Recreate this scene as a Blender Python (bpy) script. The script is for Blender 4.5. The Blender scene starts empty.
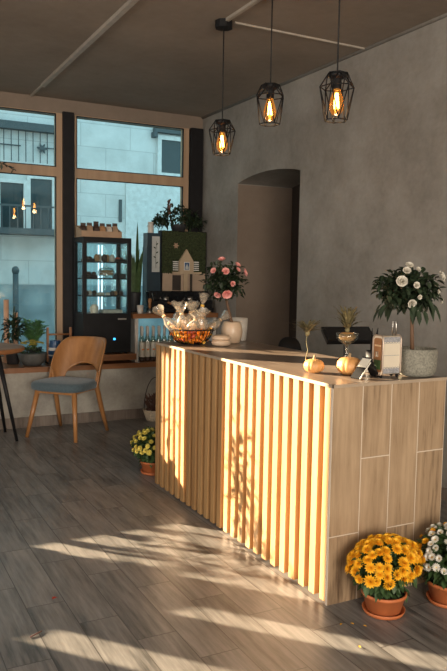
import bpy, bmesh, math, random
from mathutils import Vector, Matrix
random.seed(7)
scene = bpy.context.scene
COL = scene.collection
PI = math.pi

# ------------------------------------------------------------------ materials
def new_mat(name):
    m = bpy.data.materials.new(name); m.use_nodes = True
    nt = m.node_tree
    return m, nt, nt.nodes['Principled BSDF']

def N(nt, typ, **kw):
    n = nt.nodes.new(typ)
    for k, v in kw.items():
        setattr(n, k, v)
    return n

def math_node(nt, op, a, b=None, c=None):
    n = N(nt, 'ShaderNodeMath', operation=op)
    for i, v in enumerate((a, b, c)):
        if v is None: continue
        if isinstance(v, (int, float)): n.inputs[i].default_value = v
        else: nt.links.new(v, n.inputs[i])
    return n.outputs[0]

def ramp(nt, fac, stops):
    r = N(nt, 'ShaderNodeValToRGB')
    el = r.color_ramp.elements
    while len(el) < len(stops): el.new(0.5)
    for e, (p, c) in zip(el, stops):
        e.position = p; e.color = (c[0], c[1], c[2], 1)
    nt.links.new(fac, r.inputs[0])
    return r.outputs[0]

def noise(nt, scale, detail=4, rough=.55, vec=None, stretch=None):
    n = N(nt, 'ShaderNodeTexNoise')
    n.inputs['Scale'].default_value = scale; n.inputs['Detail'].default_value = detail
    n.inputs['Roughness'].default_value = rough
    if vec is None:
        tc = N(nt, 'ShaderNodeTexCoord'); vec = tc.outputs['Object']
    if stretch:
        mp = N(nt, 'ShaderNodeMapping'); mp.inputs['Scale'].default_value = stretch
        nt.links.new(vec, mp.inputs[0]); vec = mp.outputs[0]
    nt.links.new(vec, n.inputs['Vector'])
    return n.outputs['Fac']

def bump(nt, bs, h, strength=.2, dist=.01):
    b = N(nt, 'ShaderNodeBump'); b.inputs['Strength'].default_value = strength; b.inputs['Distance'].default_value = dist
    nt.links.new(h, b.inputs['Height']); nt.links.new(b.outputs[0], bs.inputs['Normal'])

def lerp3(a, t): return tuple(x * t for x in a)

def flat(name, col, rough=.5, metal=0, var=.12, scale=12, bumpk=0, spec=None, sheen=0):
    m, nt, bs = new_mat(name)
    f = noise(nt, scale)
    c = ramp(nt, f, [(.3, lerp3(col, 1 - var)), (.7, lerp3(col, 1 + var))])
    nt.links.new(c, bs.inputs['Base Color'])
    bs.inputs['Roughness'].default_value = rough; bs.inputs['Metallic'].default_value = metal
    if spec is not None: bs.inputs['Specular IOR Level'].default_value = spec
    if sheen: bs.inputs['Sheen Weight'].default_value = sheen
    if bumpk: bump(nt, bs, noise(nt, scale * 5), bumpk, .004)
    return m

def wood(name, dark, light, axis='z', scale=9, rough=.45, bumpk=.1):
    m, nt, bs = new_mat(name)
    st = {'z': (1, 1, .08), 'y': (1, .08, 1), 'x': (.08, 1, 1)}[axis]
    a = noise(nt, scale * 2.2, 6, .6, None, st)
    b = noise(nt, scale, 3, .5, None, tuple(s if s == 1 else s * .5 for s in st))
    s = math_node(nt, 'ADD', math_node(nt, 'MULTIPLY', a, .55), math_node(nt, 'MULTIPLY', b, .45))
    c = ramp(nt, s, [(.36, dark), (.64, light)])
    nt.links.new(c, bs.inputs['Base Color'])
    bs.inputs['Roughness'].default_value = rough
    if bumpk: bump(nt, bs, a, bumpk, .003)
    return m

def tile_mat(name, u_axis, v_axis, u0, v0, w, l, shift, cols, grout, rough, gw=.0022):
    """wood-look ceramic planks: running bond along v, each column shifted"""
    m, nt, bs = new_mat(name)
    tc = N(nt, 'ShaderNodeTexCoord'); sp = N(nt, 'ShaderNodeSeparateXYZ')
    nt.links.new(tc.outputs['Object'], sp.inputs[0])
    U = math_node(nt, 'DIVIDE', math_node(nt, 'SUBTRACT', sp.outputs[u_axis], u0), w)
    cu = math_node(nt, 'FLOOR', U)
    fu = math_node(nt, 'FRACT', U)
    V = math_node(nt, 'DIVIDE', math_node(nt, 'ADD', math_node(nt, 'SUBTRACT', sp.outputs[v_axis], v0), math_node(nt, 'MULTIPLY', cu, shift)), l)
    cv = math_node(nt, 'FLOOR', V); fv = math_node(nt, 'FRACT', V)
    du = math_node(nt, 'MULTIPLY', math_node(nt, 'MINIMUM', fu, math_node(nt, 'SUBTRACT', 1, fu)), w)
    dv = math_node(nt, 'MULTIPLY', math_node(nt, 'MINIMUM', fv, math_node(nt, 'SUBTRACT', 1, fv)), l)
    g = math_node(nt, 'LESS_THAN', math_node(nt, 'MINIMUM', du, dv), gw)
    cb = N(nt, 'ShaderNodeCombineXYZ'); nt.links.new(cu, cb.inputs[0]); nt.links.new(cv, cb.inputs[1])
    wn = N(nt, 'ShaderNodeTexWhiteNoise', noise_dimensions='3D'); nt.links.new(cb.outputs[0], wn.inputs['Vector'])
    # grain, offset per tile
    sc = N(nt, 'ShaderNodeVectorMath', operation='SCALE'); nt.links.new(wn.outputs['Color'], sc.inputs[0]); sc.inputs['Scale'].default_value = 20
    ad = N(nt, 'ShaderNodeVectorMath', operation='ADD'); nt.links.new(tc.outputs['Object'], ad.inputs[0]); nt.links.new(sc.outputs[0], ad.inputs[1])
    st = [1, 1, 1]; st[v_axis] = .07
    gr = noise(nt, 44, 8, .66, ad.outputs[0], tuple(st))
    st[v_axis] = .2
    kn = noise(nt, 9, 4, .6, ad.outputs[0], tuple(st))
    s = math_node(nt, 'ADD', math_node(nt, 'MULTIPLY', gr, .55), math_node(nt, 'MULTIPLY', kn, .45))
    s = math_node(nt, 'ADD', s, math_node(nt, 'MULTIPLY', math_node(nt, 'SUBTRACT', wn.outputs['Value'], .5), .09))
    c = ramp(nt, s, [(.33, cols[0]), (.46, cols[1]), (.62, cols[2])])
    mx = N(nt, 'ShaderNodeMix', data_type='RGBA'); nt.links.new(g, mx.inputs['Factor'])
    nt.links.new(c, mx.inputs['A']); mx.inputs['B'].default_value = (*grout, 1)
    nt.links.new(mx.outputs['Result'], bs.inputs['Base Color'])
    bs.inputs['Roughness'].default_value = rough
    h = math_node(nt, 'SUBTRACT', math_node(nt, 'MULTIPLY', gr, .25), g)
    bump(nt, bs, h, .25, .002)
    return m

def plaster(name, dark, light, scale=1.6, rough=.85, bk=.35, stretch=None):
    m, nt, bs = new_mat(name)
    a = noise(nt, scale, 8, .62, None, stretch); b = noise(nt, scale * 14, 5, .6)
    s = math_node(nt, 'ADD', math_node(nt, 'MULTIPLY', a, .8), math_node(nt, 'MULTIPLY', b, .2))
    nt.links.new(ramp(nt, s, [(.36, dark), (.64, light)]), bs.inputs['Base Color'])
    bs.inputs['Roughness'].default_value = rough; bs.inputs['Specular IOR Level'].default_value = .25
    bump(nt, bs, math_node(nt, 'ADD', a, math_node(nt, 'MULTIPLY', b, .25)), bk, .03)
    return m

def emit(name, col, s):
    m, nt, bs = new_mat(name)
    bs.inputs['Base Color'].default_value = (*col, 1)
    bs.inputs['Emission Color'].default_value = (*col, 1); bs.inputs['Emission Strength'].default_value = s
    return m

def clear_glass(name, tint=(.95, .98, .98), gloss=.07, rough=.0, frosted=0, glow=None):
    m = bpy.data.materials.new(name); m.use_nodes = True; nt = m.node_tree; nt.nodes.clear()
    out = N(nt, 'ShaderNodeOutputMaterial'); tr = N(nt, 'ShaderNodeBsdfTransparent'); gl = N(nt, 'ShaderNodeBsdfGlossy')
    tr.inputs[0].default_value = (*tint, 1); gl.inputs['Roughness'].default_value = rough
    lw = N(nt, 'ShaderNodeLayerWeight'); lw.inputs['Blend'].default_value = .25
    f = math_node(nt, 'ADD', math_node(nt, 'MULTIPLY', lw.outputs['Fresnel'], .5), gloss)
    mx = N(nt, 'ShaderNodeMixShader'); nt.links.new(f, mx.inputs[0]); nt.links.new(tr.outputs[0], mx.inputs[1]); nt.links.new(gl.outputs[0], mx.inputs[2])
    last = mx.outputs[0]
    if frosted:
        df = N(nt, 'ShaderNodeBsdfDiffuse'); df.inputs[0].default_value = (.82, .72, .58, 1)
        m2 = N(nt, 'ShaderNodeMixShader'); m2.inputs[0].default_value = frosted
        nt.links.new(last, m2.inputs[1]); nt.links.new(df.outputs[0], m2.inputs[2]); last = m2.outputs[0]
    if glow:
        em = N(nt, 'ShaderNodeEmission'); em.inputs[0].default_value = (*glow, 1); em.inputs[1].default_value = .16
        ad = N(nt, 'ShaderNodeAddShader'); nt.links.new(last, ad.inputs[0]); nt.links.new(em.outputs[0], ad.inputs[1]); last = ad.outputs[0]
    nt.links.new(last, out.inputs[0])
    return m

M = {}
M['floor'] = tile_mat('floor_tiles', 0, 1, .6667, 3.128, .1733, .70, .2367,
                      ((.048, .045, .042), (.138, .131, .123), (.235, .223, .21)), (.05, .044, .04), .36)
M['end'] = tile_mat('counter_end_tiles', 0, 2, 1.898, .319, .1687, .70, .352,
                    ((.10, .060, .032), (.31, .212, .125), (.42, .298, .185)), (.62, .53, .43), .5, .0022)
M['top'] = tile_mat('counter_top_tiles', 0, 1, 1.898, 2.57, .1687, .70, .235,
                    ((.085, .06, .045), (.16, .118, .09), (.23, .175, .135)), (.3, .25, .2), .28, .0015)
M['skirt'] = tile_mat('skirting_tiles', 0, 2, 0, -1, .70, 2, 0, ((.09, .07, .055), (.16, .125, .1), (.22, .18, .15)), (.1, .09, .08), .5)
M['wall'] = plaster('grey_plaster', (.205, .188, .165), (.32, .30, .268), 1.9)
M['jamb'] = plaster('jamb_plaster', (.19, .145, .11), (.24, .19, .15), .8, .9, .12)
M['ceil'] = plaster('ceiling_concrete', (.225, .186, .150), (.31, .26, .212), .9, .9, .25)
M['lintel'] = plaster('window_wall_plaster', (.20, .155, .12), (.26, .205, .16), 1.2, .85, .15)
M['bench'] = plaster('bench_plaster', (.27, .25, .22), (.45, .42, .36), 2.6, .8, .2)
M['slat'] = wood('slat_oak', (.29, .152, .056), (.46, .272, .115), 'z', 7, .5)
M['edge'] = flat('edge_strip', (.42, .33, .24), .35, .2)
M['frame'] = wood('window_frame_wood', (.36, .235, .145), (.48, .33, .21), 'z', 8, .5, .05)
M['sill'] = wood('sill_wood', (.16, .062, .022), (.36, .155, .06), 'x', 7, .4)
M['chairwood'] = wood('chair_plywood', (.30, .13, .042), (.47, .225, .085), 'z', 7, .35, .04)
M['fabric'] = flat('seat_fabric', (.085, .122, .142), .95, 0, .15, 60, .25, .2, .3)
M['tablewood'] = wood('table_wood', (.24, .10, .035), (.42, .20, .08), 'x', 8, .6)
M['black'] = flat('black_metal', (.011, .011, .012), .5, 0, .2, 12, 0, .22)
M['matteblack'] = flat('matte_black', (.010, .010, .011), .9, 0, .2, 12, 0, .15)
M['blackgloss'] = flat('black_gloss', (.012, .013, .015), .18, 0, .2)
M['post'] = flat('dark_steel', (.014, .013, .014), .5, 0, .2, 12, 0, .2)
M['cord'] = flat('cord_black', (.012, .011, .01), .7)
M['conduit'] = flat('conduit_plastic', (.40, .35, .29), .5)
M['glass'] = clear_glass('window_glass', (.86, .96, .97), .035)
M['cabglass'] = clear_glass('cabinet_glass', (.88, .95, .96), .03)
M['vessel'] = clear_glass('vessel_glass', (.86, .9, .88), .10)
M['cello'] = clear_glass('cellophane', (.96, .93, .87), .06, .22, .20)
M['bottleglass'] = clear_glass('bottle_glass', (.80, .82, .76), .12)
M['amber'] = clear_glass('amber_bulb_glass', (1.0, .62, .22), .08, 0, 0, (1, .42, .08))
M['filament'] = emit('filament', (1, .66, .28), 30)
M['amberglow'] = emit('amber_glow', (1, .62, .22), 3.0)
M['led'] = emit('led_tube', (.80, .93, 1), 1.5)
M['bluelight'] = emit('blue_display', (.05, .45, 1), 2.5)
M['white'] = flat('white_paint', (.72, .70, .66), .5)
M['cream'] = flat('cream_ceramic', (.66, .49, .34), .32, 0, .06)
M['whitepot'] = flat('white_ceramic', (.60, .56, .50), .4, 0, .08)
M['terracotta'] = flat('terracotta', (.50, .145, .045), .6, 0, .12)
M['soil'] = flat('soil', (.03, .022, .016), .95)
M['pumpkin'] = flat('pumpkin_skin', (.62, .31, .105), .45, 0, .14, 18)
M['pumpkinstem'] = flat('pumpkin_stem', (.36, .25, .13), .8)
M['leaf'] = flat('dark_leaf', (.022, .038, .017), .5, 0, .5, 22)
M['leafmid'] = flat('mid_leaf', (.05, .095, .03), .55, 0, .4, 22)
M['leafbright'] = flat('fresh_leaf', (.13, .29, .10), .55, 0, .4, 22)
M['airplant'] = flat('air_plant_leaf', (.19, .16, .075), .7, 0, .4, 30)
M['moss'] = flat('moss', (.034, .046, .016), .95, 0, .5, 45, .6)
M['stem'] = wood('plant_trunk', (.10, .05, .025), (.22, .12, .06), 'z', 14, .7)
M['pink'] = flat('pink_petal', (.84, .40, .36), .6, 0, .12, 30)
M['whitepetal'] = flat('white_petal', (.78, .76, .68), .6, 0, .06)
M['gardenia'] = flat('gardenia_petal', (.66, .62, .53), .6, 0, .06)
M['yellow'] = flat('golden_petal', (.90, .47, .015), .6, 0, .18, 25)
M['lemon'] = flat('lemon_petal', (.72, .60, .12), .6, 0, .2, 25)
M['eye'] = flat('flower_eye', (.70, .40, .02), .7)
M['stonepot'] = flat('woven_stone', (.26, .248, .20), .9, 0, .35, 120, .9)
M['beige'] = flat('house_board', (.50, .38, .25), .7, 0, .05)
M['beigedark'] = flat('house_lower_board', (.42, .31, .22), .7, 0, .08)
M['bluedev'] = flat('navy_housing', (.025, .045, .062), .35)
M['label'] = flat('pale_label', (.48, .50, .48), .6, 0, .08)
M['paper'] = flat('paper_label', (.70, .66, .56), .7, 0, .05)
M['orange'] = flat('orange_wrap', (.85, .25, .02), .3, 0, .3, 40)
M['goldwrap'] = flat('gold_wrap', (.80, .46, .07), .3, 0, .3, 40)
M['redwrap'] = flat('red_wrap', (.55, .09, .03), .3, 0, .3, 40)
M['biscuit'] = flat('biscuit', (.62, .42, .24), .8, 0, .25, 40)
M['chocolate'] = flat('chocolate', (.06, .035, .025), .5, 0, .4, 40)
M['icing'] = flat('pale_icing', (.62, .56, .48), .6, 0, .2, 30)
M['cake'] = flat('cake_sponge', (.46, .25, .12), .8, 0, .3, 40)
M['cardboard'] = flat('cardboard', (.42, .28, .18), .85, 0, .1)
M['silver'] = flat('brushed_metal', (.55, .52, .48), .3, 1, .1)
M['suit'] = flat('suitcase_cream', (.68, .60, .47), .5, 0, .04)
M['lace'] = flat('suitcase_lace', (.30, .30, .31), .6, 0, .35, 160)
M['rimtin'] = flat('tin_rim', (.42, .33, .26), .35, .5)
M['bluewhite'] = flat('blue_enamel', (.035, .09, .20), .3)
M['wicker'] = flat('wicker', (.60, .50, .36), .8, 0, .25, 60, .5)
M['heather'] = flat('dried_heather', (.14, .075, .055), .9, 0, .6, 40)
M['greypot'] = flat('grey_bowl', (.10, .10, .095), .6, 0, .3)
M['darkpot'] = flat('dark_pot', (.03, .03, .032), .5)
M['darkbrown'] = flat('dark_brown', (.035, .026, .020), .6, 0, .15)
M['redleaf'] = flat('red_leaf', (.40, .05, .03), .6)
M['twig'] = flat('twig', (.08, .03, .025), .8)
M['street'] = flat('street_asphalt', (.22, .22, .22), .9, 0, .2, 4)
M['darkglass'] = flat('dark_pane', (.025, .045, .05), .12)
M['facadetrim'] = flat('facade_trim', (.62, .62, .60), .7)
M['railiron'] = flat('railing_iron', (.06, .075, .08), .6)
M['peach'] = flat('peach_candle', (.62, .36, .23), .6)

def facade_mat():
    m, nt, bs = new_mat('facade_stone')
    tc = N(nt, 'ShaderNodeTexCoord'); sp = N(nt, 'ShaderNodeSeparateXYZ'); nt.links.new(tc.outputs['Object'], sp.inputs[0])
    cb = N(nt, 'ShaderNodeCombineXYZ'); nt.links.new(sp.outputs[0], cb.inputs[0]); nt.links.new(sp.outputs[2], cb.inputs[1])
    br = N(nt, 'ShaderNodeTexBrick'); nt.links.new(cb.outputs[0], br.inputs['Vector'])
    br.inputs['Scale'].default_value = 1; br.inputs['Brick Width'].default_value = .95; br.inputs['Row Height'].default_value = .42
    br.inputs['Mortar Size'].default_value = .008; br.inputs['Mortar Smooth'].default_value = .6
    br.inputs['Color1'].default_value = (.60, .60, .58, 1); br.inputs['Color2'].default_value = (.66, .66, .64, 1); br.inputs['Mortar'].default_value = (.44, .44, .43, 1)
    a = noise(nt, 2.2, 8, .65)
    r = ramp(nt, a, [(.3, (.78, .78, .78)), (.6, (1, 1, 1))])
    mx = N(nt, 'ShaderNodeMix', data_type='RGBA', blend_type='MULTIPLY'); mx.inputs['Factor'].default_value = 1
    nt.links.new(br.outputs['Color'], mx.inputs['A']); nt.links.new(r, mx.inputs['B'])
    nt.links.new(mx.outputs['Result'], bs.inputs['Base Color']); bs.inputs['Roughness'].default_value = .9
    return m
M['facade'] = facade_mat()
def rubble_mat():
    m, nt, bs = new_mat('rubble_stone')
    v = N(nt, 'ShaderNodeTexVoronoi', feature='F1'); tc = N(nt, 'ShaderNodeTexCoord')
    nt.links.new(tc.outputs['Object'], v.inputs['Vector']); v.inputs['Scale'].default_value = 2.6
    c = ramp(nt, v.outputs['Distance'], [(.05, (.34, .39, .39)), (.45, (.24, .29, .30)), (.8, (.17, .21, .22))])
    nt.links.new(c, bs.inputs['Base Color']); bs.inputs['Roughness'].default_value = .8
    return m
M['rubble'] = rubble_mat()

# ------------------------------------------------------------------ mesh builder
class MB:
    def __init__(s): s.bm = bmesh.new(); s.mi = 0
    def _fin(s, faces, smooth=False):
        for f in faces: f.material_index = s.mi; f.smooth = smooth
    def face(s, pts, smooth=False):
        f = s.bm.faces.new([s.bm.verts.new(p) for p in pts]); s._fin([f], smooth); return s
    def box(s, x0, x1, y0, y1, z0, z1, rot=None, piv=None):
        ps = [Vector((x, y, z)) for x in (x0, x1) for y in (y0, y1) for z in (z0, z1)]
        if rot is not None:
            pv = Vector(piv) if piv is not None else sum(ps, Vector()) / 8
            ps = [rot @ (p - pv) + pv for p in ps]
        v = [s.bm.verts.new(p) for p in ps]
        fs = [s.bm.faces.new([v[i] for i in q]) for q in ((0, 1, 3, 2), (4, 6, 7, 5), (0, 4, 5, 1), (2, 3, 7, 6), (0, 2, 6, 4), (1, 5, 7, 3))]
        s._fin(fs); return s
    def rings(s, rings, cap0=True, cap1=True, smooth=True, closed=False):
        vr = [[s.bm.verts.new(p) for p in r] for r in rings]
        n = len(vr[0]); fs = []
        rng = range(len(vr)) if closed else range(len(vr) - 1)
        for i in rng:
            a, b = vr[i], vr[(i + 1) % len(vr)]
            for k in range(n): fs.append(s.bm.faces.new((a[k], a[(k + 1) % n], b[(k + 1) % n], b[k])))
        s._fin(fs, smooth)
        caps = []
        if not closed:
            if cap0: caps.append(s.bm.faces.new(list(reversed(vr[0]))))
            if cap1: caps.append(s.bm.faces.new(vr[-1]))
        s._fin(caps, False); return s
    def cyl(s, p0, p1, r0, r1=None, seg=12, smooth=True):
        p0, p1 = Vector(p0), Vector(p1); r1 = r0 if r1 is None else r1
        d = (p1 - p0).normalized(); a = d.orthogonal().normalized(); b = d.cross(a)
        def ring(p, r): return [p + (a * math.cos(2 * PI * k / seg) + b * math.sin(2 * PI * k / seg)) * r for k in range(seg)]
        return s.rings([ring(p0, r0), ring(p1, r1)], smooth=smooth)
    def tube(s, pts, r, seg=6, closed=False):
        pts = [Vector(p) for p in pts]; rs = []; n = len(pts); a = None
        for i, p in enumerate(pts):
            if closed: d = pts[(i + 1) % n] - pts[i - 1]
            else: d = pts[min(i + 1, n - 1)] - pts[max(i - 1, 0)]
            d.normalize()
            if a is None: a = d.orthogonal().normalized()
            else: a = (a - d * a.dot(d)).normalized()
            b = d.cross(a); rr = r[i] if isinstance(r, (list, tuple)) else r
            rs.append([p + (a * math.cos(2 * PI * k / seg) + b * math.sin(2 * PI * k / seg)) * rr for k in range(seg)])
        return s.rings(rs, closed=closed)
    def lathe(s, prof, c=(0, 0, 0), seg=24, lobes=0, depth=0, cap0=True, cap1=True):
        c = Vector(c); rs = []
        for r, z in prof:
            ring = []
            for k in range(seg):
                t = 2 * PI * k / seg; rr = max(r, 1e-4)
                if lobes: rr *= 1 - depth * abs(math.sin(lobes * t / 2 + PI / 2)) ** 6
                ring.append(c + Vector((rr * math.cos(t), rr * math.sin(t), z)))
            rs.append(ring)
        return s.rings(rs, cap0, cap1)
    def ell(s, c, rx, ry, rz, seg=12, rows=7, rot=None):
        c = Vector(c); rs = []
        for i in range(rows + 1):
            ph = -PI / 2 + PI * i / rows; cr = max(math.cos(ph), .02)
            ring = []
            for k in range(seg):
                t = 2 * PI * k / seg
                p = Vector((rx * cr * math.cos(t), ry * cr * math.sin(t), rz * math.sin(ph)))
                if rot is not None: p = rot @ p
                ring.append(c + p)
            rs.append(ring)
        return s.rings(rs)
    def leaf(s, base, d, up, L, W, fold=.25, droop=.15):
        base, d = Vector(base), Vector(d).normalized(); side = d.cross(Vector(up))
        if side.length < 1e-4: side = d.orthogonal()
        side.normalize(); n = side.cross(d).normalized()
        def P(t, w, h): return base + d * (L * t) + side * (W * w) + n * (W * h) - Vector((0, 0, droop * L * t * t))
        v = [s.bm.verts.new(p) for p in (P(0, 0, 0), P(.3, .42, fold), P(.65, .40, fold), P(1, 0, 0), P(.65, -.40, fold), P(.3, -.42, fold), P(.3, 0, 0), P(.65, 0, 0))]
        fs = [s.bm.faces.new([v[i] for i in q]) for q in ((0, 1, 6), (6, 1, 2, 7), (7, 2, 3), (0, 6, 5), (6, 7, 4, 5), (7, 3, 4))]
        s._fin(fs, True); return s
    def petal(s, base, d, up, L, W, cup=.18):
        base, d = Vector(base), Vector(d).normalized(); side = d.cross(Vector(up))
        if side.length < 1e-4: side = d.orthogonal()
        side.normalize(); n = side.cross(d).normalized()
        P = lambda t, w, h: base + d * (L * t) + side * (W * w) + n * (W * h)
        v = [s.bm.verts.new(p) for p in (P(0, 0, 0), P(.3, .34, cup), P(.65, .5, cup), P(.92, .32, cup), P(1, 0, cup * .6), P(.92, -.32, cup), P(.65, -.5, cup), P(.3, -.34, cup), P(.6, 0, 0))]
        s._fin([s.bm.faces.new((v[i], v[i + 1], v[8])) for i in range(7)] + [s.bm.faces.new((v[7], v[0], v[8]))], True); return s
    def strap(s, pts, w, up=(0, 0, 1), fold=0):
        pts = [Vector(p) for p in pts]; L = []
        for i, p in enumerate(pts):
            d = (pts[min(i + 1, len(pts) - 1)] - pts[max(i - 1, 0)]).normalized()
            sd = d.cross(Vector(up)); sd = sd.normalized() if sd.length > 1e-4 else d.orthogonal().normalized()
            ww = w[i] if isinstance(w, (list, tuple)) else w
            L.append((s.bm.verts.new(p - sd * ww / 2), s.bm.verts.new(p + sd * ww / 2)))
        fs = [s.bm.faces.new((a[0], a[1], b[1], b[0])) for a, b in zip(L, L[1:])]
        s._fin(fs, True); return s
    def bevel(s, w=.004, seg=2):
        es = [e for e in s.bm.edges if len(e.link_faces) == 2 and e.calc_face_angle(0) > .7]
        bmesh.ops.bevel(s.bm, geom=es, offset=w, segments=seg, affect='EDGES', profile=.5); return s
    def build(s, name, mat, parent=None, loc=None, norm=True):
        if norm: bmesh.ops.recalc_face_normals(s.bm, faces=s.bm.faces)
        me = bpy.data.meshes.new(name); s.bm.to_mesh(me); s.bm.free()
        for m in (mat if isinstance(mat, (list, tuple)) else [mat]): me.materials.append(m)
        o = bpy.data.objects.new(name, me); COL.objects.link(o)
        if parent is not None: o.parent = parent
        if loc is not None: o.location = loc
        return o

def tag(o, label=None, cat=None, group=None, kind=None):
    if label: o['label'] = label
    if cat: o['category'] = cat
    if group: o['group'] = group
    if kind: o['kind'] = kind
    return o
def thing(name, label, cat, loc=(0, 0, 0), rz=0, group=None):
    o = bpy.data.objects.new(name, None); o.empty_display_size = .05; COL.objects.link(o)
    o.location = loc; o.rotation_euler = (0, 0, rz)
    return tag(o, label, cat, group)
def struct(o): o['kind'] = 'structure'; return o
def dup(root, loc, rz=0, label=None, scale=None):
    r = root.copy(); COL.objects.link(r); r.location = loc; r.rotation_euler = (0, 0, rz)
    if label: r['label'] = label
    if scale: r.scale = scale
    for ch in list(root.children):
        c = ch.copy(); COL.objects.link(c); c.parent = r
        for g in list(ch.children):
            d = g.copy(); COL.objects.link(d); d.parent = c
    return r
def Rz(a): return Matrix.Rotation(a, 3, 'Z')
def Rx(a): return Matrix.Rotation(a, 3, 'X')
def Ry(a): return Matrix.Rotation(a, 3, 'Y')
def rnd(a, b): return random.uniform(a, b)
def rdir():
    while True:
        v = Vector((rnd(-1, 1), rnd(-1, 1), rnd(-1, 1)))
        if .1 < v.length < 1: return v.normalized()

# ------------------------------------------------------------------ setting
XR, YW, ZC = 3.56, 7.40, 3.244
struct(MB().box(-4.2, 4.9, -3.8, 7.6, -.12, 0).build('floor', M['floor']))
struct(MB().box(-4.2, 4.9, -3.8, 7.6, ZC, ZC + .2).build('ceiling', M['ceil']))
# right wall with an arched doorway through its thickness
b = MB(); X2 = 4.22
b.box(XR, X2, -3.8, 5.40, 0, ZC); b.box(XR, X2, 6.55, 7.6, 0, ZC)
def arch(y):
    t = (y - 5.40) / 1.15
    return 2.426 + .062 * max(0, math.sin(PI * t)) ** .8
n = 20
for i in range(n):
    ya, yb = 5.40 + 1.15 * i / n, 5.40 + 1.15 * (i + 1) / n
    za, zb = arch(ya), arch(yb)
    b.rings([[(XR, ya, za), (XR, yb, zb), (XR, yb, ZC), (XR, ya, ZC)], [(X2, ya, za), (X2, yb, zb), (X2, yb, ZC), (X2, ya, ZC)]], smooth=False)
struct(b.build('wall_right', M['wall']))
struct(MB().box(XR + .004, X2 - .002, 6.542, 6.549, 0, 2.42).build('trim_1', M['jamb']))
d = struct(MB().box(X2, X2 + .05, 5.2, 6.75, 0, 2.7).build('dark_room_sheet_1', M['darkbrown']))  # dark sheet in place of the unlit room past the doorway
struct(MB().box(-4.2, -4.0, -3.8, 7.6, 0, ZC).build('wall_left', M['lintel']))
struct(MB().box(-4.2, 4.9, -3.8, -3.6, 0, ZC).build('wall_front', M['lintel']))
# window wall: lintel, unseen piers to the left, openings shaped to throw the sun patches
b = MB()
b.box(0, XR, YW, YW + .16, 3.10, ZC); b.box(-4, 0, YW, YW + .16, 2.78, ZC); b.box(-4, 0, YW, YW + .16, .58, 1.22); b.box(-4, -2.89, YW, YW + .16, 1.22, 1.60); b.box(-2.89, -2.55, YW, YW + .16, 1.22, 1.36); b.box(-2.89, -2.55, YW, YW + .16, 1.415, 1.62)
for xa, xb in ((-4, -3.44), (-3.12, -2.83), (-2.55, -2.34), (-1.33, -1.02), (-.47, 0)): b.box(xa, xb, YW, YW + .16, 1.22, 2.78)
b.box(-4, XR, YW, YW + .16, 0, .58)
struct(b.build('wall_back', M['lintel']))
struct(MB().box(-4, XR, 6.90, YW, 0, .53).build('wall_bench', M['bench']))
struct(MB().box(-4, XR, 6.872, YW, .53, .58).bevel(.006).build('trim_2', M['sill']))
struct(MB().box(-4, XR, 6.885, 6.90, 0, .10).build('baseboard_back', M['skirt']))
struct(MB().box(XR - .012, XR, -3.6, 5.40, 0, .08).box(XR - .012, XR, 6.55, 6.885, 0, .08).build('baseboard_right', M['skirt']))
# thin rounded strip where the ceiling meets the right wall
struct(MB().cyl((XR - .004, -3.6, ZC - .004), (XR - .004, 7.4, ZC - .004), .016).build('trim_3', M['wall']))

def window(name, x0, x1, stiles, z0=.58, z1=3.10, t0=2.463, t1=2.56):
    w = bpy.data.objects.new(name, None); COL.objects.link(w); struct(w)
    f = MB(); ya, yb = YW - .01, YW + .07
    f.box(x0, x0 + stiles[0], ya, yb, z0, z1); f.box(x1 - stiles[1], x1, ya, yb, z0, z1)
    f.box(x0 + stiles[0], x1 - stiles[1], ya, yb, t0, t1)
    f.box(x0 + stiles[0], x1 - stiles[1], ya, yb, z0, z0 + .055); f.box(x0 + stiles[0], x1 - stiles[1], ya, yb, z1 - .006, z1)
    f.build('window_frame', M['frame'], w)
    g = MB()
    xa, xb = x0 + stiles[0], x1 - stiles[1]
    for a, c in ((z0 + .055, t0), (t1, z1 - .006)):
        for q in ((xa, xa + .008, a, c), (xb - .008, xb, a, c), (xa + .008, xb - .008, a, a + .008), (xa + .008, xb - .008, c - .008, c)):
            g.box(q[0], q[1], ya - .003, ya + .02, q[2], q[3])
    g.build('gasket', M['black'], w)
    for a, c in ((z0 + .055, t0), (t1, z1 - .006)):
        MB().box(xa, xb, YW + .03, YW + .038, a, c).build('window_pane', M['glass'], w)
    return w
window('window_1', 0.0, 1.968, (.06, .063))
window('window_2', 2.098, 3.39, (.017, .066))
# dark steel posts in front of the frame
struct(MB().box(1.969, 2.082, YW - .045, YW + .06, .58, 3.115).bevel(.004).build('trim_4', M['post']))
struct(MB().box(3.402, 3.548, YW - .045, YW + .06, .58, 3.108).bevel(.004).build('trim_5', M['post']))

# ------------------------------------------------------------------ street outside
YB = 13.0
struct(MB().box(-14, 16, 7.62, 30, -.4, -.25).build('ground', M['street']))
t = thing('townhouse', 'pale stone town building across the street seen through the window panes', 'building', (0, 0, 0))
MB().box(-5.35, 14, YB, YB + 6, 1.25, 10).build('wall', M['facade'], t)
MB().box(-5.35, 14, YB - .10, YB + 6, -.25, 1.25).build('plinth', M['rubble'], t)
MB().box(4.66, 14, YB - .03, YB, 1.25, 3.36).build('render_panel', M['facadetrim'], t)
MB().box(-5.35, 3.40, YB - .16, YB, 3.93, 4.06).build('cornice', M['railiron'], t)
bal = MB().box(-1.5, 3.42, YB - .55, YB, 2.12, 2.22).build('balcony', M['railiron'], t)
r = MB(); r.box(-1.5, 3.42, YB - .55, YB - .525, 2.58, 2.61)
for k in range(38): r.box(-1.48 + k * .13, -1.466 + k * .13, YB - .55, YB - .535, 2.22, 2.59)
r.build('railing', M['railiron'], bal)
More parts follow.
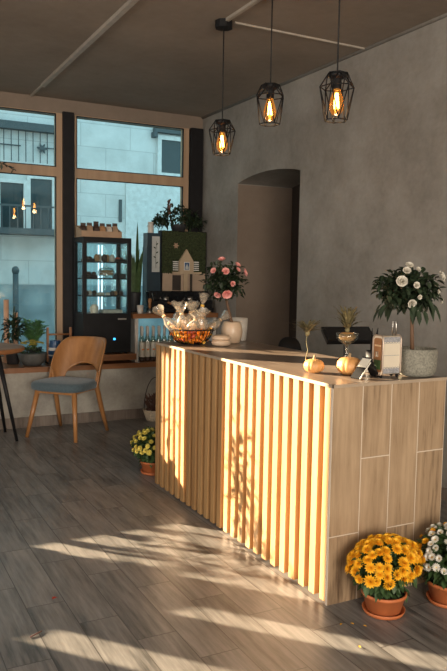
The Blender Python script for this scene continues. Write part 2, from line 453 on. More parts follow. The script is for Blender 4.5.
for i, (x0, x1, z0, z1) in enumerate(((2.36, 2.76, 2.22, 3.02), (2.88, 3.26, 2.22, 3.12), (1.5, 2.0, 2.22, 3.05))):
    f = MB()
    for q in ((x0 - .06, x0, z0, z1 + .06), (x1, x1 + .06, z0, z1 + .06), (x0, x1, z1, z1 + .06)): f.box(q[0], q[1], YB - .07, YB, q[2], q[3])
    fo = f.build('window', M['facadetrim'], t); MB().box(x0, x1, YB - .03, YB, z0, z1).build('pane', M['darkglass'], fo)
f = MB()
for q in ((5.28, 5.36, 3.36, 4.12), (5.84, 5.92, 3.36, 4.12), (5.36, 5.84, 4.04, 4.12), (5.36, 5.84, 3.36, 3.42)): f.box(q[0], q[1], YB - .07, YB, q[2], q[3])
fo = f.build('window', M['facadetrim'], t); MB().box(5.36, 5.84, YB - .03, YB, 3.42, 4.04).build('pane', M['darkglass'], fo)
MB().box(5.2, 5.95, YB - .12, YB, 4.16, 4.24).build('lintel', M['railiron'], t)
MB().box(4.53, 4.585, YB - .03, YB, 2.44, 2.86).build('slot_window', M['darkglass'], t)
MB().box(5.17, 5.24, YB - .16, YB, 4.06, 4.16).build('wall_lamp', M['railiron'], t)
g = MB()
for k in range(9): g.box(2.3 + k * .125, 2.314 + k * .125, YB - .05, YB - .035, 3.40, 3.93)
g.box(2.35, 2.72, YB - .05, YB - .035, 3.66, 3.68); g.box(3.0, 3.35, YB - .05, YB - .035, 3.66, 3.68)
g.build('grille', M['railiron'], t)
g = MB()
for k in range(6): g.leaf((3.09, YB - .055, 3.655), (math.cos(k * PI / 3), 0, math.sin(k * PI / 3)), (0, -1, 0), .10, .05, 0, 0)
g.ell((3.09, YB - .055, 3.655), .05, .012, .05); g.build('rosette', M['railiron'], t)
p = MB().cyl((2.30, YB - 1.6, -.25), (2.30, YB - 1.6, 1.45), .045).ell((2.30, YB - 1.6, 1.5), .06, .06, .07).build('street_post', M['railiron'])
tag(p, 'dark slim bollard post on the street outside the left window', 'post')

# ------------------------------------------------------------------ ceiling fittings
def conduit(name, pts, w, h, label):
    b = MB()
    (x0, y0), (x1, y1) = pts
    if abs(x0 - x1) > abs(y0 - y1): b.box(min(x0, x1), max(x0, x1), y0 - w / 2, y0 + w / 2, ZC - h, ZC)
    else: b.box(x0 - w / 2, x0 + w / 2, min(y0, y1), max(y0, y1), ZC - h, ZC)
    return tag(b.bevel(.002, 1).build(name, M['conduit']), label, 'conduit')
b = MB().box(1.637, 1.673, -3.5, 6.91, ZC - .028, ZC).box(1.646, 1.664, 6.91, 7.395, ZC - .016, ZC)
tag(b.bevel(.002, 1).build('cable_conduit', M['conduit']), 'long pale cable conduit running along the ceiling towards the window', 'conduit')
conduit('cable_conduit', ((2.34, -1.0), (2.34, 4.50)), .026, .02, 'pale conduit above the counter leading to the black ceiling box', )
conduit('cable_conduit', ((2.415, 4.535), (3.545, 4.535)), .016, .012, 'thin pale conduit from the black ceiling box across to the right wall')

def pendant(x, y, ztop, zbot, label, rot):
    t = thing('pendant_lamp', label, 'pendant lamp', (x, y, ztop), rot, 'cage pendant lamps over the counter')
    up = ZC - ztop
    oct_ = MB(); oct_.rings([[(.062 * math.cos(k * PI / 4 + PI / 8), .062 * math.sin(k * PI / 4 + PI / 8), z) for k in range(8)] for z in (up - .05, up)], smooth=False)
    oct_.bevel(.004, 1).build('ceiling_cup', M['black'], t)
    MB().cyl((0, 0, -.02), (0, 0, up - .045), .0042, seg=8).build('cord', M['cord'], t)
    MB().lathe([(.012, .004), (.050, -.006), (.052, -.02), (.03, -.032), (.024, -.036), (.024, -.082), (.020, -.086)], seg=20).build('socket', M['black'], t)
    h = ztop - zbot; W = .092
    def ring(r, z, off): return [Vector((r * math.cos(k * PI / 3 + off), r * math.sin(k * PI / 3 + off), z)) for k in range(6)]
    A, B, C = ring(.055, -.004, 0), ring(W, -.30 * h, PI / 6), ring(.062, -h, 0)
    D = ring(W * .96, -.30 * h, 0)
    cg = MB(); r = .0034
    def wire(p, q): cg.cyl(p, q, r, seg=5)
    for k in range(6):
        j = (k + 1) % 6
        wire(A[k], A[j]); wire(C[k], C[j]); wire(A[k], B[k]); wire(A[j], B[k]); wire(B[k], C[k]); wire(B[k], C[j])
        wire(B[k], B[j])
    for v in A + B + C: cg.ell(v, .004, .004, .004, 6, 4)
    cg.build('cage', M['black'], t)
    bulb = MB().lathe([(.018, -.08), (.020, -.095), (.034, -.135), (.040, -.165), (.036, -.195), (.022, -.215), (.004, -.222)], seg=20).build('bulb', M['amber'], t)
    fl = MB()
    for k in range(5):
        a = 2 * PI * k / 5
        fl.tube([(.006 * math.cos(a), .006 * math.sin(a), -.105), (.012 * math.cos(a), .012 * math.sin(a), -.15), (.013 * math.cos(a + .6), .013 * math.sin(a + .6), -.185)], .0028, 5)
    fl.build('filament', M['filament'], bulb)
    MB().lathe([(.004, -.10), (.0045, -.19)], seg=8).build('glass_stem', M['amberglow'], bulb)
    L = bpy.data.lights.new('bulb_light', 'POINT'); L.energy = LAMP_W; L.color = (1, .60, .28); L.shadow_soft_size = .03
    lo = bpy.data.objects.new('bulb_light', L); COL.objects.link(lo); lo.parent = t; lo.location = (0, 0, -.235)
    return t
LAMP_W = 1.4
pendant(2.345, 4.56, 2.572, 2.338, 'cage pendant lamp with amber bulb hanging nearest the window', .2)
pendant(2.335, 3.90, 2.670, 2.430, 'cage pendant lamp with amber bulb hanging in the middle of the three', .45)
pendant(2.335, 3.21, 2.578, 2.330, 'cage pendant lamp with amber bulb nearest the camera, above the flowering tree', .1)

# ------------------------------------------------------------------ counter
CX0, CX1, CY0, CY1, CZ = 1.898, 2.573, 2.57, 4.649, 1.018
t = thing('service_counter', 'service counter with vertical oak slats along the front and tiled end', 'counter', (0, 0, 0))
b = MB(); b.box(1.944, 1.962, CY0 + .016, CY1, .0, CZ - .014)
nsl = 24; pitch = (CY1 - CY0 - .016 - .046) / (nsl - 1)
for k in range(nsl):
    y0 = CY0 + .016 + k * pitch; w = .046 if k else .046
    b.box(CX0 + .002, 1.944, y0, y0 + w, .012, CZ - .014)
b.build('slat_panel', M['slat'], t)
MB().box(CX0, CX1, CY0, CY0 + .014, .0, CZ - .012).build('end_panel', M['end'], t)
MB().box(CX0 + .05, CX1, CY1 - .014, CY1, 0, CZ - .014).build('far_panel', M['slat'], t)
MB().box(CX1 - .02, CX1, CY0 + .016, CY1 - .016, 0, CZ - .014).build('back_panel', M['end'], t)
MB().box(CX0 - .002, CX1, CY0 - .002, CY1, CZ - .012, CZ).build('countertop', M['top'], t)
MB().box(CX0 - .006, CX0 - .001, CY0 - .006, CY1, CZ - .014, CZ + .001).box(CX0 - .006, CX1, CY0 - .006, CY0 - .002, CZ - .014, CZ + .001).build('edge_strip', M['edge'], t)

# ------------------------------------------------------------------ chair
def make_chair():
    t = thing('cafe_chair', 'curved plywood cafe chair with grey upholstered seat by the window bench', 'chair', (1.755, 6.455, 0), -math.radians(47.8))
    # seat cushion: rounded trapezoid
    out = []
    for k in range(48):
        a = 2 * PI * k / 48; ca, sa = math.cos(a), math.sin(a)
        x = .262 * math.copysign(abs(ca) ** .5, ca); y = .250 * math.copysign(abs(sa) ** .6, sa)
        x *= 1 + (-y) * .22
        out.append((x, y - .02))
    rings = []
    for sc, z in ((.90, .428), (.985, .436), (1.0, .46), (1.0, .478), (.97, .497), (.86, .508), (.5, .513), (.05, .514)):
        rings.append([(x * sc, (y + .02) * sc - .02, z + .010 * (-y)) for x, y in out])
    MB().rings(rings).build('seat', M['fabric'], t)
    MB().box(-.19, .19, -.20, .17, .405, .432).bevel(.01).build('seat_frame', M['chairwood'], t)
    # shell backrest
    nA, nH, th = 44, 12, .013
    def P(i, j, off):
        u = -1 + 2 * i / nA; th_ = u * math.radians(88)
        au = abs(u)
        zt = .875 - .012 * au * au
        if au > .45: zt -= (.38 * (1 - math.sqrt(max(0, 1 - ((au - .45) / .55) ** 2))))
        zb = .47
        if au < .50: zb = .47 + .155 * math.sqrt(max(0, 1 - (au / .50) ** 2))
        zt = max(zt, zb + .012)
        z = zb + (zt - zb) * j / nH
        rx, ry = .268 - off, .195 - off
        lean = (z - .47) * .40
        return Vector((rx * math.sin(th_) * (1 + .10 * (z - .47)), .095 + ry * math.cos(th_) + lean * (.55 + .45 * math.cos(th_)), z))
    b = MB()
    o = [[b.bm.verts.new(P(i, j, 0)) for j in range(nH + 1)] for i in range(nA + 1)]
    q = [[b.bm.verts.new(P(i, j, th)) for j in range(nH + 1)] for i in range(nA + 1)]
    F = b.bm.faces.new
    fs = []
    for i in range(nA):
        for j in range(nH):
            fs.append(F((o[i][j], o[i + 1][j], o[i + 1][j + 1], o[i][j + 1]))); fs.append(F((q[i][j], q[i][j + 1], q[i + 1][j + 1], q[i + 1][j])))
        for j in (0, nH): fs.append(F((o[i][j], q[i][j], q[i + 1][j], o[i + 1][j])))
    for i in (0, nA):
        for j in range(nH): fs.append(F((o[i][j], o[i][j + 1], q[i][j + 1], q[i][j])))
    b._fin(fs, True)
    b.build('backrest', M['chairwood'], t)
    for sx in (-1, 1):
        MB().cyl((sx * .19, -.175, .43), (sx * .255, -.255, 0), .025, .017, 14).build('leg', M['chairwood'], t)
        MB().tube([(sx * .245, .135, .58), (sx * .228, .150, .44), (sx * .243, .225, .2), (sx * .258, .30, 0)], [.008, .024, .022, .016], 12).build('leg', M['chairwood'], t)
make_chair()

# ------------------------------------------------------------------ round table
t = thing('round_table', 'round wooden table top on splayed black legs at the left edge', 'table', (.95, 6.46, .0))
MB().lathe([(.40, .797), (.416, .805), (.42, .82), (.414, .836), (.405, .84)], seg=64).build('tabletop', M['tablewood'], t)
MB().lathe([(.13, .78), (.13, .797)], seg=24).build('mounting_plate', M['black'], t)
for fx, fy in ((.335, -.10), (.31, .30), (-.32, -.10), (-.30, .30)):
    MB().cyl((fx * .55, fy * .45, .795), (fx, fy, 0), .022, .013, 12).build('leg', M['black'], t)

# ------------------------------------------------------------------ display fridge on the bench
SZ = .58
t = tag(MB().box(2.06, 2.604, 6.90, 7.30, .61, .672).bevel(.006).build('wooden_plinth', M['sill']), 'thick wooden board with small feet under the glass display fridge', 'board')
for x in (2.10, 2.58):
    for y in (6.95, 7.25): MB().cyl((x, y, SZ), (x, y, .612), .012).build('foot', M['silver'], t)
FX0, FX1, FY0, FY1, FZ0, FZ1 = 2.055, 2.555, 6.94, 7.30, .69, 1.845
t = thing('display_fridge', 'black upright glass display fridge of cakes standing on the window bench', 'fridge', (0, 0, 0))
MB().box(FX0, FX1, FY0, FY1, FZ0, 1.085).bevel(.006).build('base_cabinet', M['black'], t)
f = MB(); p = .036
for x in (FX0, FX1 - p):
    for y in (FY0, FY1 - p): f.box(x, x + p, y, y + p, 1.085, FZ1 - .05)
f.box(FX0, FX1, FY0, FY1, FZ1 - .05, FZ1)
f.build('frame', M['black'], t)
g = MB(); e = .008
g.box(FX0 + e, FX0 + e + .004, FY0 + p, FY1 - p, 1.085, FZ1 - .05); g.box(FX1 - e - .004, FX1 - e, FY0 + p, FY1 - p, 1.085, FZ1 - .05)
g.box(FX0 + p, FX1 - p, FY0 + e, FY0 + e + .004, 1.085, FZ1 - .05); g.box(FX0 + p, FX1 - p, FY1 - e - .004, FY1 - e, 1.085, FZ1 - .05)
g.build('glass_walls', M['cabglass'], t)
SH = (1.265, 1.438, 1.605)
for z in SH: MB().box(FX0 + .02, FX1 - .02, FY0 + .03, FY1 - .03, z - .012, z).build('shelf', M['blackgloss'], t)
for x in (2.315, 2.352): MB().cyl((x, FY1 - .035, 1.10), (x, FY1 - .035, 1.78), .008).build('led_tube', M['led'], t)
MB().box(2.415, 2.505, FY0 - .004, FY0, 1.02, 1.035).build('handle', M['silver'], t)
MB().box(2.368, 2.39, FY0 - .003, FY0, .815, .835).build('temperature_display', M['bluelight'], t)
for x in (FX0 + .04, FX1 - .04):
    for y in (FY0 + .04, FY1 - .04): MB().cyl((x, y, .672), (x, y, .69), .015).build('foot', M['black'], t)

FOOD = 'cakes and pastries on the fridge shelves'
def food(name, label, cat, mat, fn):
    b = MB(); fn(b); return tag(b.build(name, mat), label, cat, FOOD)
YF = 7.06
def tray(x0, x1, z, label, h=.028):
    o = MB(); o.box(x0, x1, YF - .06, YF + .10, z, z + .006)
    for q in ((x0, x0 + .004, YF - .06, YF + .10), (x1 - .004, x1, YF - .06, YF + .10), (x0, x1, YF - .06, YF - .056), (x0, x1, YF + .096, YF + .10)): o.box(*q, z, z + h)
    return tag(o.build('baking_tray', M['black']), label, 'tray', 'trays in the fridge')
def pastries(xs, z, mats, label, r=.026, h=.045, name='pastry'):
    for i, x in enumerate(xs):
        k = mats[i % len(mats)]
        o = MB().lathe([(r * .75, 0), (r, h * .25), (r * 1.02, h * .55), (r * .8, h * .85), (r * .25, h)], seg=12, lobes=7, depth=.12).build(name, M[k], None, (x, YF + (.03 if i % 2 else -.015), z))
        tag(o, label, 'pastry', FOOD)
tray(2.095, 2.19, SH[2], 'black tray of dark pastries at left of the top fridge shelf')
pastries((2.12, 2.165), SH[2] + .006, ('chocolate',), 'small dark pastry in the left tray on the top fridge shelf')
pastries((2.225, 2.265, 2.305, 2.345, 2.385), SH[2], ('cake', 'icing', 'chocolate'), 'small bun in the middle row on the top fridge shelf', .03, .075, 'bun')
tray(2.42, 2.525, SH[2], 'black tray holding reddish pastries at right of the top fridge shelf')
pastries((2.445, 2.495), SH[2] + .006, ('redwrap', 'chocolate'), 'small pastry in the right tray on the top fridge shelf')
tray(2.10, 2.22, SH[1], 'black tray of chocolate pastries at left of the middle fridge shelf')
pastries((2.125, 2.16, 2.195), SH[1] + .006, ('chocolate',), 'chocolate pastry in the left tray on the middle fridge shelf', .026, .06)
t = thing('cake_stand', 'glass domed cake stand with round cake on the middle fridge shelf', 'cake stand', (2.335, YF + .01, SH[1]))
MB().lathe([(.05, 0), (.05, .006), (.012, .01), (.012, .02), (.085, .024), (.088, .03)], seg=28).build('plate', M['vessel'], t)
MB().lathe([(.085, .031), (.086, .07), (.07, .098), (.03, .112), (.008, .116), (.008, .125), (.003, .13)], seg=28, cap0=False).build('dome', M['vessel'], t)
o = MB().lathe([(.068, 0), (.071, .012), (.069, .028)], seg=28).lathe([(.066, .029), (.068, .04), (.06, .05), (.02, .052)], seg=28).build('cake', M['cake'], None, (2.335, YF + .01, SH[1] + .031))
tag(o, 'round brown sponge cake under the glass dome', 'cake', FOOD)
tray(2.43, 2.52, SH[1], 'black box-like tray at right of the middle fridge shelf', .05)
pastries((2.12, 2.165, 2.20), SH[0], ('chocolate', 'icing', 'chocolate'), 'small dark dessert at left of the lower fridge shelf', .024, .05)
pastries((2.25, 2.295, 2.34), SH[0], ('icing',), 'pale low dessert in the middle of the lower fridge shelf', .026, .03)
pastries((2.39, 2.435, 2.485), SH[0], ('chocolate', 'cake'), 'dark dessert at right of the lower fridge shelf', .025, .045)
o = MB().lathe([(.04, 0), (.042, .01), (.042, .065), (.03, .075), (.03, .085)], seg=20).build('dessert_jar', M['icing'], None, (2.20, YF - .02, 1.086)); tag(o, 'cream coloured dessert jar on the floor of the display fridge', 'jar')
o = MB().box(2.28, 2.48, YF - .07, YF + .08, 1.086, 1.118).bevel(.004).build('cake_box', M['icing']); tag(o, 'flat pale cake box on the floor of the display fridge', 'box')

# crate of packets on the fridge
t = thing('display_crate', 'slant-sided cardboard display crate on top of the black fridge', 'crate', (0, 0, FZ1))
MB().box(2.05, 2.47, 6.985, 6.992, 0, .062).build('front_board', M['cardboard'], t)
MB().box(2.05, 2.47, 7.165, 7.172, 0, .12).build('back_board', M['cardboard'], t)
for x in (2.05, 2.463):
    b = MB(); b.rings([[(x, 6.992, 0), (x, 7.165, 0), (x, 7.165, .12), (x, 6.992, .062)], [(x + .007, 6.992, 0), (x + .007, 7.165, 0), (x + .007, 7.165, .12), (x + .007, 6.992, .062)]], smooth=False)
    b.build('side_board', M['cardboard'], t)
MB().box(2.057, 2.463, 6.992, 7.165, 0, .006).build('bottom_board', M['cardboard'], t)
posn = ('leftmost', 'second from left', 'third from left', 'fourth from left', 'fifth from left', 'rightmost')
for k in range(6):
    x = 2.09 + k * .067; hh = (.135, .14, .155, .14, .135, .145)[k]
    tt = thing('snack_packet', 'dark topped snack packet, %s in the crate on the fridge' % posn[k], 'packet', (x, 7.06 + .01 * (k % 2), FZ1 + .007), rnd(-.12, .12), 'snack packets in the crate')
    b = MB(); w = .026
    b.rings([[(-w, -.018, 0), (w, -.018, 0), (w, .018, 0), (-w, .018, 0)], [(-w, -.02, hh * .55), (w, -.02, hh * .55), (w, .02, hh * .55), (-w, .02, hh * .55)], [(-w, .006, hh * .8), (w, .006, hh * .8), (w, .010, hh * .8), (-w, .010, hh * .8)]], smooth=False)
    b.build('pouch', M[('chocolate', 'cardboard', 'chocolate', 'cake', 'icing', 'cardboard')[k]], tt)
    MB().box(-w, w, .005, .011, hh * .8, hh).build('top_seal', M['chocolate'], tt)

# ------------------------------------------------------------------ coffee corner (raised shelf over the bench)
t = thing('coffee_shelf', 'raised wooden shelf over the bench beside the fridge holding coffee gear', 'shelf', (0, 0, 0))
MB().box(2.575, 3.552, 6.93, 7.345, 1.03, 1.08).bevel(.008).build('shelf_board', M['sill'], t)
MB().box(2.608, 2.642, 6.955, 7.33, SZ, 1.03).build('side_panel', M['whitepot'], t)
MB().box(3.51, 3.545, 6.955, 7.33, SZ, 1.03).build('side_panel', M['whitepot'], t)

def bottle(first=None, loc=None, label=None):
    if first: return dup(first, loc, rnd(-.2, .2), label)
    t = thing('glass_bottle', label, 'bottle', loc, 0, 'labelled bottles under the coffee shelf')
    MB().lathe([(.024, 0), (.027, .004), (.0275, .20), (.024, .23), (.012, .27), (.0105, .32), (.0125, .325), (.0125, .335)], seg=18).build('glass', M['bottleglass'], t)
    MB().lathe([(.0282, .045), (.0282, .20)], seg=18, cap0=False, cap1=False).build('label', M['paper'], t)
    MB().ell((0, -.0275, .125), .014, .0025, .009, 12, 6).build('emblem', M['orange'], t)
    MB().lathe([(.0135, .262), (.0128, .30), (.0148, .32), (.0145, .355), (.012, .36)], seg=14).build('cap', M['whitepot'], t)
    MB().lathe([(.0275, .004), (.0284, .010), (.0283, .035)], seg=18).build('dark_base', M['chocolate'], t)
    return t
b0 = None
od = ('first', 'second', 'third', 'fourth', 'fifth', 'sixth', 'seventh', 'eighth')
for k in range(8):
    lab = 'white labelled glass bottle, %s from left in the front row under the coffee shelf' % od[k]
    loc = (2.695 + .0635 * k, 6.985 + rnd(-.006, .006), SZ)
    if b0 is None: b0 = bottle(None, loc, lab)
    else: bottle(b0, loc, lab)
for k in range(7): bottle(b0, (2.73 + .066 * k, 7.10, SZ), 'white labelled glass bottle, %s from left in the back row under the coffee shelf' % od[k])

# espresso machine
t = thing('espresso_machine', 'low black espresso machine on the raised wooden shelf', 'coffee machine', (0, 0, 1.08))
MB().box(2.80, 3.50, 6.98, 7.19, .045, .135).bevel(.012).build('lower_body', M['blackgloss'], t)
MB().box(2.80, 3.50, 7.07, 7.19, .135, .23).bevel(.012).build('upper_body', M['blackgloss'], t)
MB().box(2.78, 3.51, 6.955, 7.06, .012, .05).bevel(.006).build('drip_tray', M['black'], t)
for x in (2.84, 3.46):
    for y in (7.0, 7.16): MB().cyl((x, y, 0), (x, y, .05), .016).build('foot', M['black'], t)
for x in (2.98, 3.26):
    h = MB().cyl((x, 7.035, .17), (x, 7.035, .12), .032, seg=18).build('group_head', M['silver'], t)
    MB().cyl((x, 7.02, .115), (x + .01, 6.93, .105), .010, .013).build('handle', M['tablewood'], h)
MB().cyl((2.83, 7.05, .21), (2.835, 6.98, .06), .005).build('steam_wand', M['silver'], t)
# grinder
t = thing('coffee_grinder', 'tall dark navy coffee grinder with pale strip label beside the moss board', 'coffee grinder', (0, 0, 1.08))
MB().box(2.83, 2.985, 7.205, 7.335, 0, .70).bevel(.012).build('housing', M['bluedev'], t)
MB().box(2.835, 2.985, 7.205, 7.335, .70, .845).bevel(.03, 4).build('hopper', M['bluedev'], t)
lb = MB().box(2.885, 2.972, 7.200, 7.2045, .43, .81).build('label_strip', M['label'], t)
s = MB(); s.tube([(2.93, 7.198, .47), (2.925, 7.198, .60), (2.935, 7.198, .76)], .0018, 5)
for z, sx in ((.52, 1), (.58, -1), (.63, 1), (.68, -1), (.72, 1)): s.leaf((2.928, 7.198, z), (sx, 0, .7), (0, -1, 0), .035, .016, 0, 0)
s.build('printed_sprig', M['leaf'], lb)
o = MB().lathe([(.03, 0), (.033, .01), (.033, .085), (.028, .09), (.028, .105), (.032, .108), (.032, .12)], seg=20).build('storage_jar', M['whitepot'], None, (2.895, 7.27, 1.925)); tag(o, 'white lidded jar standing on top of the navy coffee grinder', 'jar')
# moss board with little house
t = thing('moss_board', 'framed mossy board with a little gabled house, behind the espresso machine', 'decoration', (0, 7.22, 1.08))
MB().box(3.005, 3.545, .012, .11, 0, .88).build('backing_box', M['black'], t)
ms = MB(); nx, nz = 30, 22
for i in range(nx):
    for j in range(nz):
        x = 3.025 + .50 * i / (nx - 1); z = .43 + .435 * j / (nz - 1)
        ms.ell((x + rnd(-.006, .006), .010 + rnd(-.004, .002), z + rnd(-.006, .006)), .014, .010, .013, 6, 4)
ms.box(3.015, 3.535, .008, .0125, .425, .872)
ms.build('moss', M['moss'], t)
MB().box(3.02, 3.535, .006, .0125, .215, .425).build('lower_board', M['beigedark'], t)
MB().box(3.135, 3.235, .002, .006, .235, .40).build('dark_window', M['darkbrown'], t)
MB().box(3.265, 3.31, -.012, .006, .215, .42).build('column', M['beige'], t)
MB().box(3.36, 3.375, .002, .006, .215, .42).box(3.345, 3.36, .002, .006, .215, .42).build('dark_pilaster', M['darkbrown'], t)
MB().box(3.13, 3.47, -.03, .006, .415, .437).bevel(.003, 1).build('ledge', M['beige'], t)
hs = MB()
def prism(b, pts, y0, y1): b.rings([[(x, y0, z) for x, z in pts], [(x, y1, z) for x, z in pts]], smooth=False)
prism(hs, [(3.205, .437), (3.375, .437), (3.375, .55), (3.29, .685), (3.205, .55)], -.028, .008)
h = hs.build('house_front', M['beige'], t)
MB().box(3.258, 3.325, -.031, -.028, .455, .545).build('window_border', M['white'], h)
MB().box(3.265, 3.318, -.033, -.031, .462, .538).build('blue_window', M['bluewhite'], h)
w = MB(); prism(w, [(3.272, .468), (3.311, .468), (3.311, .49), (3.2915, .525), (3.272, .49)], -.035, -.033); w.build('picture', M['label'], h)
for x0, x1 in ((3.135, 3.198), (3.382, 3.445)):
    s = MB()
    for k in range(5): s.box(x0, x1, -.012, -.004, .452 + k * .022, .463 + k * .022)
    s.build('shutter', M['white'], t)
s = MB()
for k in range(6): s.leaf((3.165, -.01, .72), (math.cos(k * PI / 3), -.2, math.sin(k * PI / 3)), (0, -1, 0), .036, .02, .1, 0)
s.build('star_ornament', M['cardboard'], t)
# plant on the moss board
t = thing('trailing_plant', 'dark leafy trailing plant on top of the mossy board', 'plant', (3.22, 7.27, 1.96))
MB().lathe([(.07, 0), (.09, .06), (.092, .07)], seg=20).build('pot', M['darkpot'], t)
b = MB()
for k in range(420):
    x, y = rnd(-.31, .28), rnd(-.06, .06); z = rnd(.0, .22) * (1 - (abs(x) / .34) ** 2) + .05
    b.leaf((x, y, z), rdir(), (0, 0, 1), rnd(.04, .08), rnd(.02, .04))
b.build('foliage', M['leaf'], t)
s = MB().tube([(-.08, 0, .05), (-.10, -.01, .16), (-.12, -.015, .24)], .006)
for k in range(30): s.leaf((-.12 + rnd(-.006, .006), -.015, .15 + .0055 * k), rdir() * .6 + Vector((0, 0, .8)), (0, 1, 0), .045, .022)
s.build('flower_spike', M['heather'], t)

# snake plant, cup, tamper
t = thing('snake_plant', 'snake plant with tall upright leaves in dark pot beside the display fridge', 'plant', (2.695, 7.22, 1.08))
MB().lathe([(.05, 0), (.058, .02), (.072, .19), (.075, .215), (.068, .215), (.066, .2)], seg=22).build('pot', M['darkpot'], t)
b = MB()
for k in range(13):
    a = 2 * PI * k / 13 + rnd(-.3, .3); r0 = rnd(.012, .06); H = rnd(.34, .60) if k else .76
    tilt = rnd(.04, .15) if k else .0
    pts = []
    for j in range(8):
        q = j / 7; pts.append((math.cos(a) * (r0 + tilt * q * q * .7), math.sin(a) * (r0 + tilt * q * q * .5), .19 + H * q))
    b.strap(pts, [.03, .042, .048, .048, .044, .036, .022, .003], (rnd(-.5, .5), 1, .0))
b.build('leaves', M['leafmid'], t)
o = MB().lathe([(.026, 0), (.028, .004), (.036, .085), (.033, .085), (.026, .008)], seg=20).build('paper_cup', M['whitepot'], None, (2.672, 6.985, 1.08)); tag(o, 'small pale cup on the left end of the raised wooden shelf', 'cup')
t = thing('coffee_tamper', 'wooden handled coffee tamper on the raised shelf beside the pale cup', 'tamper', (2.775, 6.975, 1.08))
MB().lathe([(.026, 0), (.026, .02), (.01, .03), (.01, .05)], seg=18).build('metal_base', M['silver'], t)
MB().lathe([(.011, .05), (.016, .075), (.013, .10), (.02, .13), (.018, .15), (.006, .156)], seg=18).build('handle', M['tablewood'], t)

# ------------------------------------------------------------------ left end of the bench
def leafball(b, c, rx, ry, rz, n, L, W, inner=.55, mix=1):
    c = Vector(c)
    for _ in range(n):
        d = rdir(); s = rnd(inner, 1)
        p = c + Vector((d.x * rx * s, d.y * ry * s, d.z * rz * s))
        dd = (d * mix + rdir() * .7)
        b.leaf(p, dd, (0, 0, 1), rnd(L * .7, L * 1.2), rnd(W * .8, W * 1.2))
t = thing('fern', 'bright green feathery plant in the window corner left of the chair', 'plant', (1.64, 7.27, SZ))
MB().lathe([(.06, 0), (.08, .13), (.085, .15), (.076, .15)], seg=22).build('pot', M['darkpot'], t)
b = MB()
for k in range(44):
    a = 2 * PI * k / 44 + rnd(-.1, .1); R, H = rnd(.07, .165), rnd(.2, .44)
    pts = [Vector((math.cos(a) * R * q, math.sin(a) * R * q * .55, .15 + H * (q - .35 * q * q * q))) for q in (0, .25, .5, .75, 1)]
    for j in range(1, 5):
        for sgn in (-1, 1):
            for m in range(3):
                p = pts[j - 1].lerp(pts[j], m / 3)
                b.leaf(p, Vector((-math.sin(a) * sgn, math.cos(a) * sgn, .25)) + (pts[j] - pts[j - 1]).normalized() * .5, (0, 0, 1), .046, .019)
b.build('fronds', M['leafbright'], t)
t = thing('planter_bowl', 'grey bowl of small yellow flowers on the bench under the green fern', 'planter', (1.575, 7.04, SZ))
MB().lathe([(.08, 0), (.125, .05), (.14, .11), (.138, .125), (.126, .12)], seg=30).build('bowl', M['greypot'], t)
b = MB(); leafball(b, (0, 0, .13), .12, .10, .05, 120, .04, .02); b.build('foliage', M['leafmid'], t)
b = MB()
for k in range(70):
    a, r_ = rnd(0, 2 * PI), .11 * math.sqrt(random.random())
    c = Vector((r_ * math.cos(a), r_ * math.sin(a), .205 + .03 * (1 - (r_ / .11) ** 2) + rnd(-.008, .008)))
    for j in range(7): b.leaf(c, (math.cos(j * .9), math.sin(j * .9), .5), (0, 0, 1), .022, .013)
tag(b.build('flower_carpet', M['lemon'], t), 'tiny yellow flowers', None, None, 'stuff')
t = thing('dracaena', 'dark plant with long arching leaves in the window corner above the round table', 'plant', (1.42, 7.20, SZ))
MB().lathe([(.055, 0), (.07, .12), (.074, .14), (.066, .14)], seg=20).build('pot', M['darkpot'], t)
b = MB()
leafball(b, (-.0, -.02, .35), .10, .07, .13, 130, .07, .03, .2)
b.build('foliage', M['leaf'], t)
b = MB()
for a, R, H in ((-.3, .17, .46), (.1, .20, .36), (2.6, .25, .45), (2.9, .2, .55), (-1.2, .12, .5), (1.2, .09, .55)):
    pts = [(math.cos(a) * R * q, math.sin(a) * R * q * .4, .14 + H * (1.9 * q - 1.15 * q * q)) for q in (0, .2, .4, .6, .8, 1)]
    b.strap(pts, [.012, .018, .02, .018, .012, .002])
b.build('long_leaves', M['leaf'], t)
for nm, x, y, z1, lab in (('candle', 1.475, 7.34, .50, 'tall peach coloured candle behind the dark plant in the window corner, right one'), ('candle', 1.385, 7.33, .63, 'tall peach coloured candle behind the dark plant in the window corner, taller left one')):
    o = MB().cyl((0, 0, 0), (0, 0, z1), .028, .026, 16).build(nm, M['peach'], None, (x, y, SZ)); tag(o, lab, 'candle')
    MB().cyl((0, 0, z1), (0, 0, z1 + .012), .0015).build('wick', M['black'], o)
t = thing('wooden_caddy', 'dark wooden carrying caddy with crossbar handle behind the chair', 'caddy', (1.86, 7.12, SZ))
MB().box(-.125, .125, -.09, .09, 0, .018).box(-.125, .125, -.09, -.08, .018, .06).box(-.125, .125, .08, .09, .018, .06).build('tray', M['darkbrown'], t)
for sx in (-1, 1): MB().box(sx * .115 - .010, sx * .115 + .010, -.012, .012, .018, .36).bevel(.003, 1).build('upright', M['sill'], t)
MB().cyl((-.115, 0, .29), (.115, 0, .29), .009).build('crossbar', M['sill'], t)
t = thing('enamel_pot', 'blue enamel pot with white bands in the wooden caddy', 'pot', (1.815, 7.10, SZ + .019))
MB().lathe([(.04, 0), (.062, .03), (.068, .10), (.06, .17), (.05, .2), (.056, .215)], seg=26).build('body', M['bluewhite'], t)
MB().lathe([(.0672, .06), (.0695, .075)], seg=26, cap0=False, cap1=False).lathe([(.0690, .115), (.0655, .145)], seg=26, cap0=False, cap1=False).build('white_band', M['white'], t)
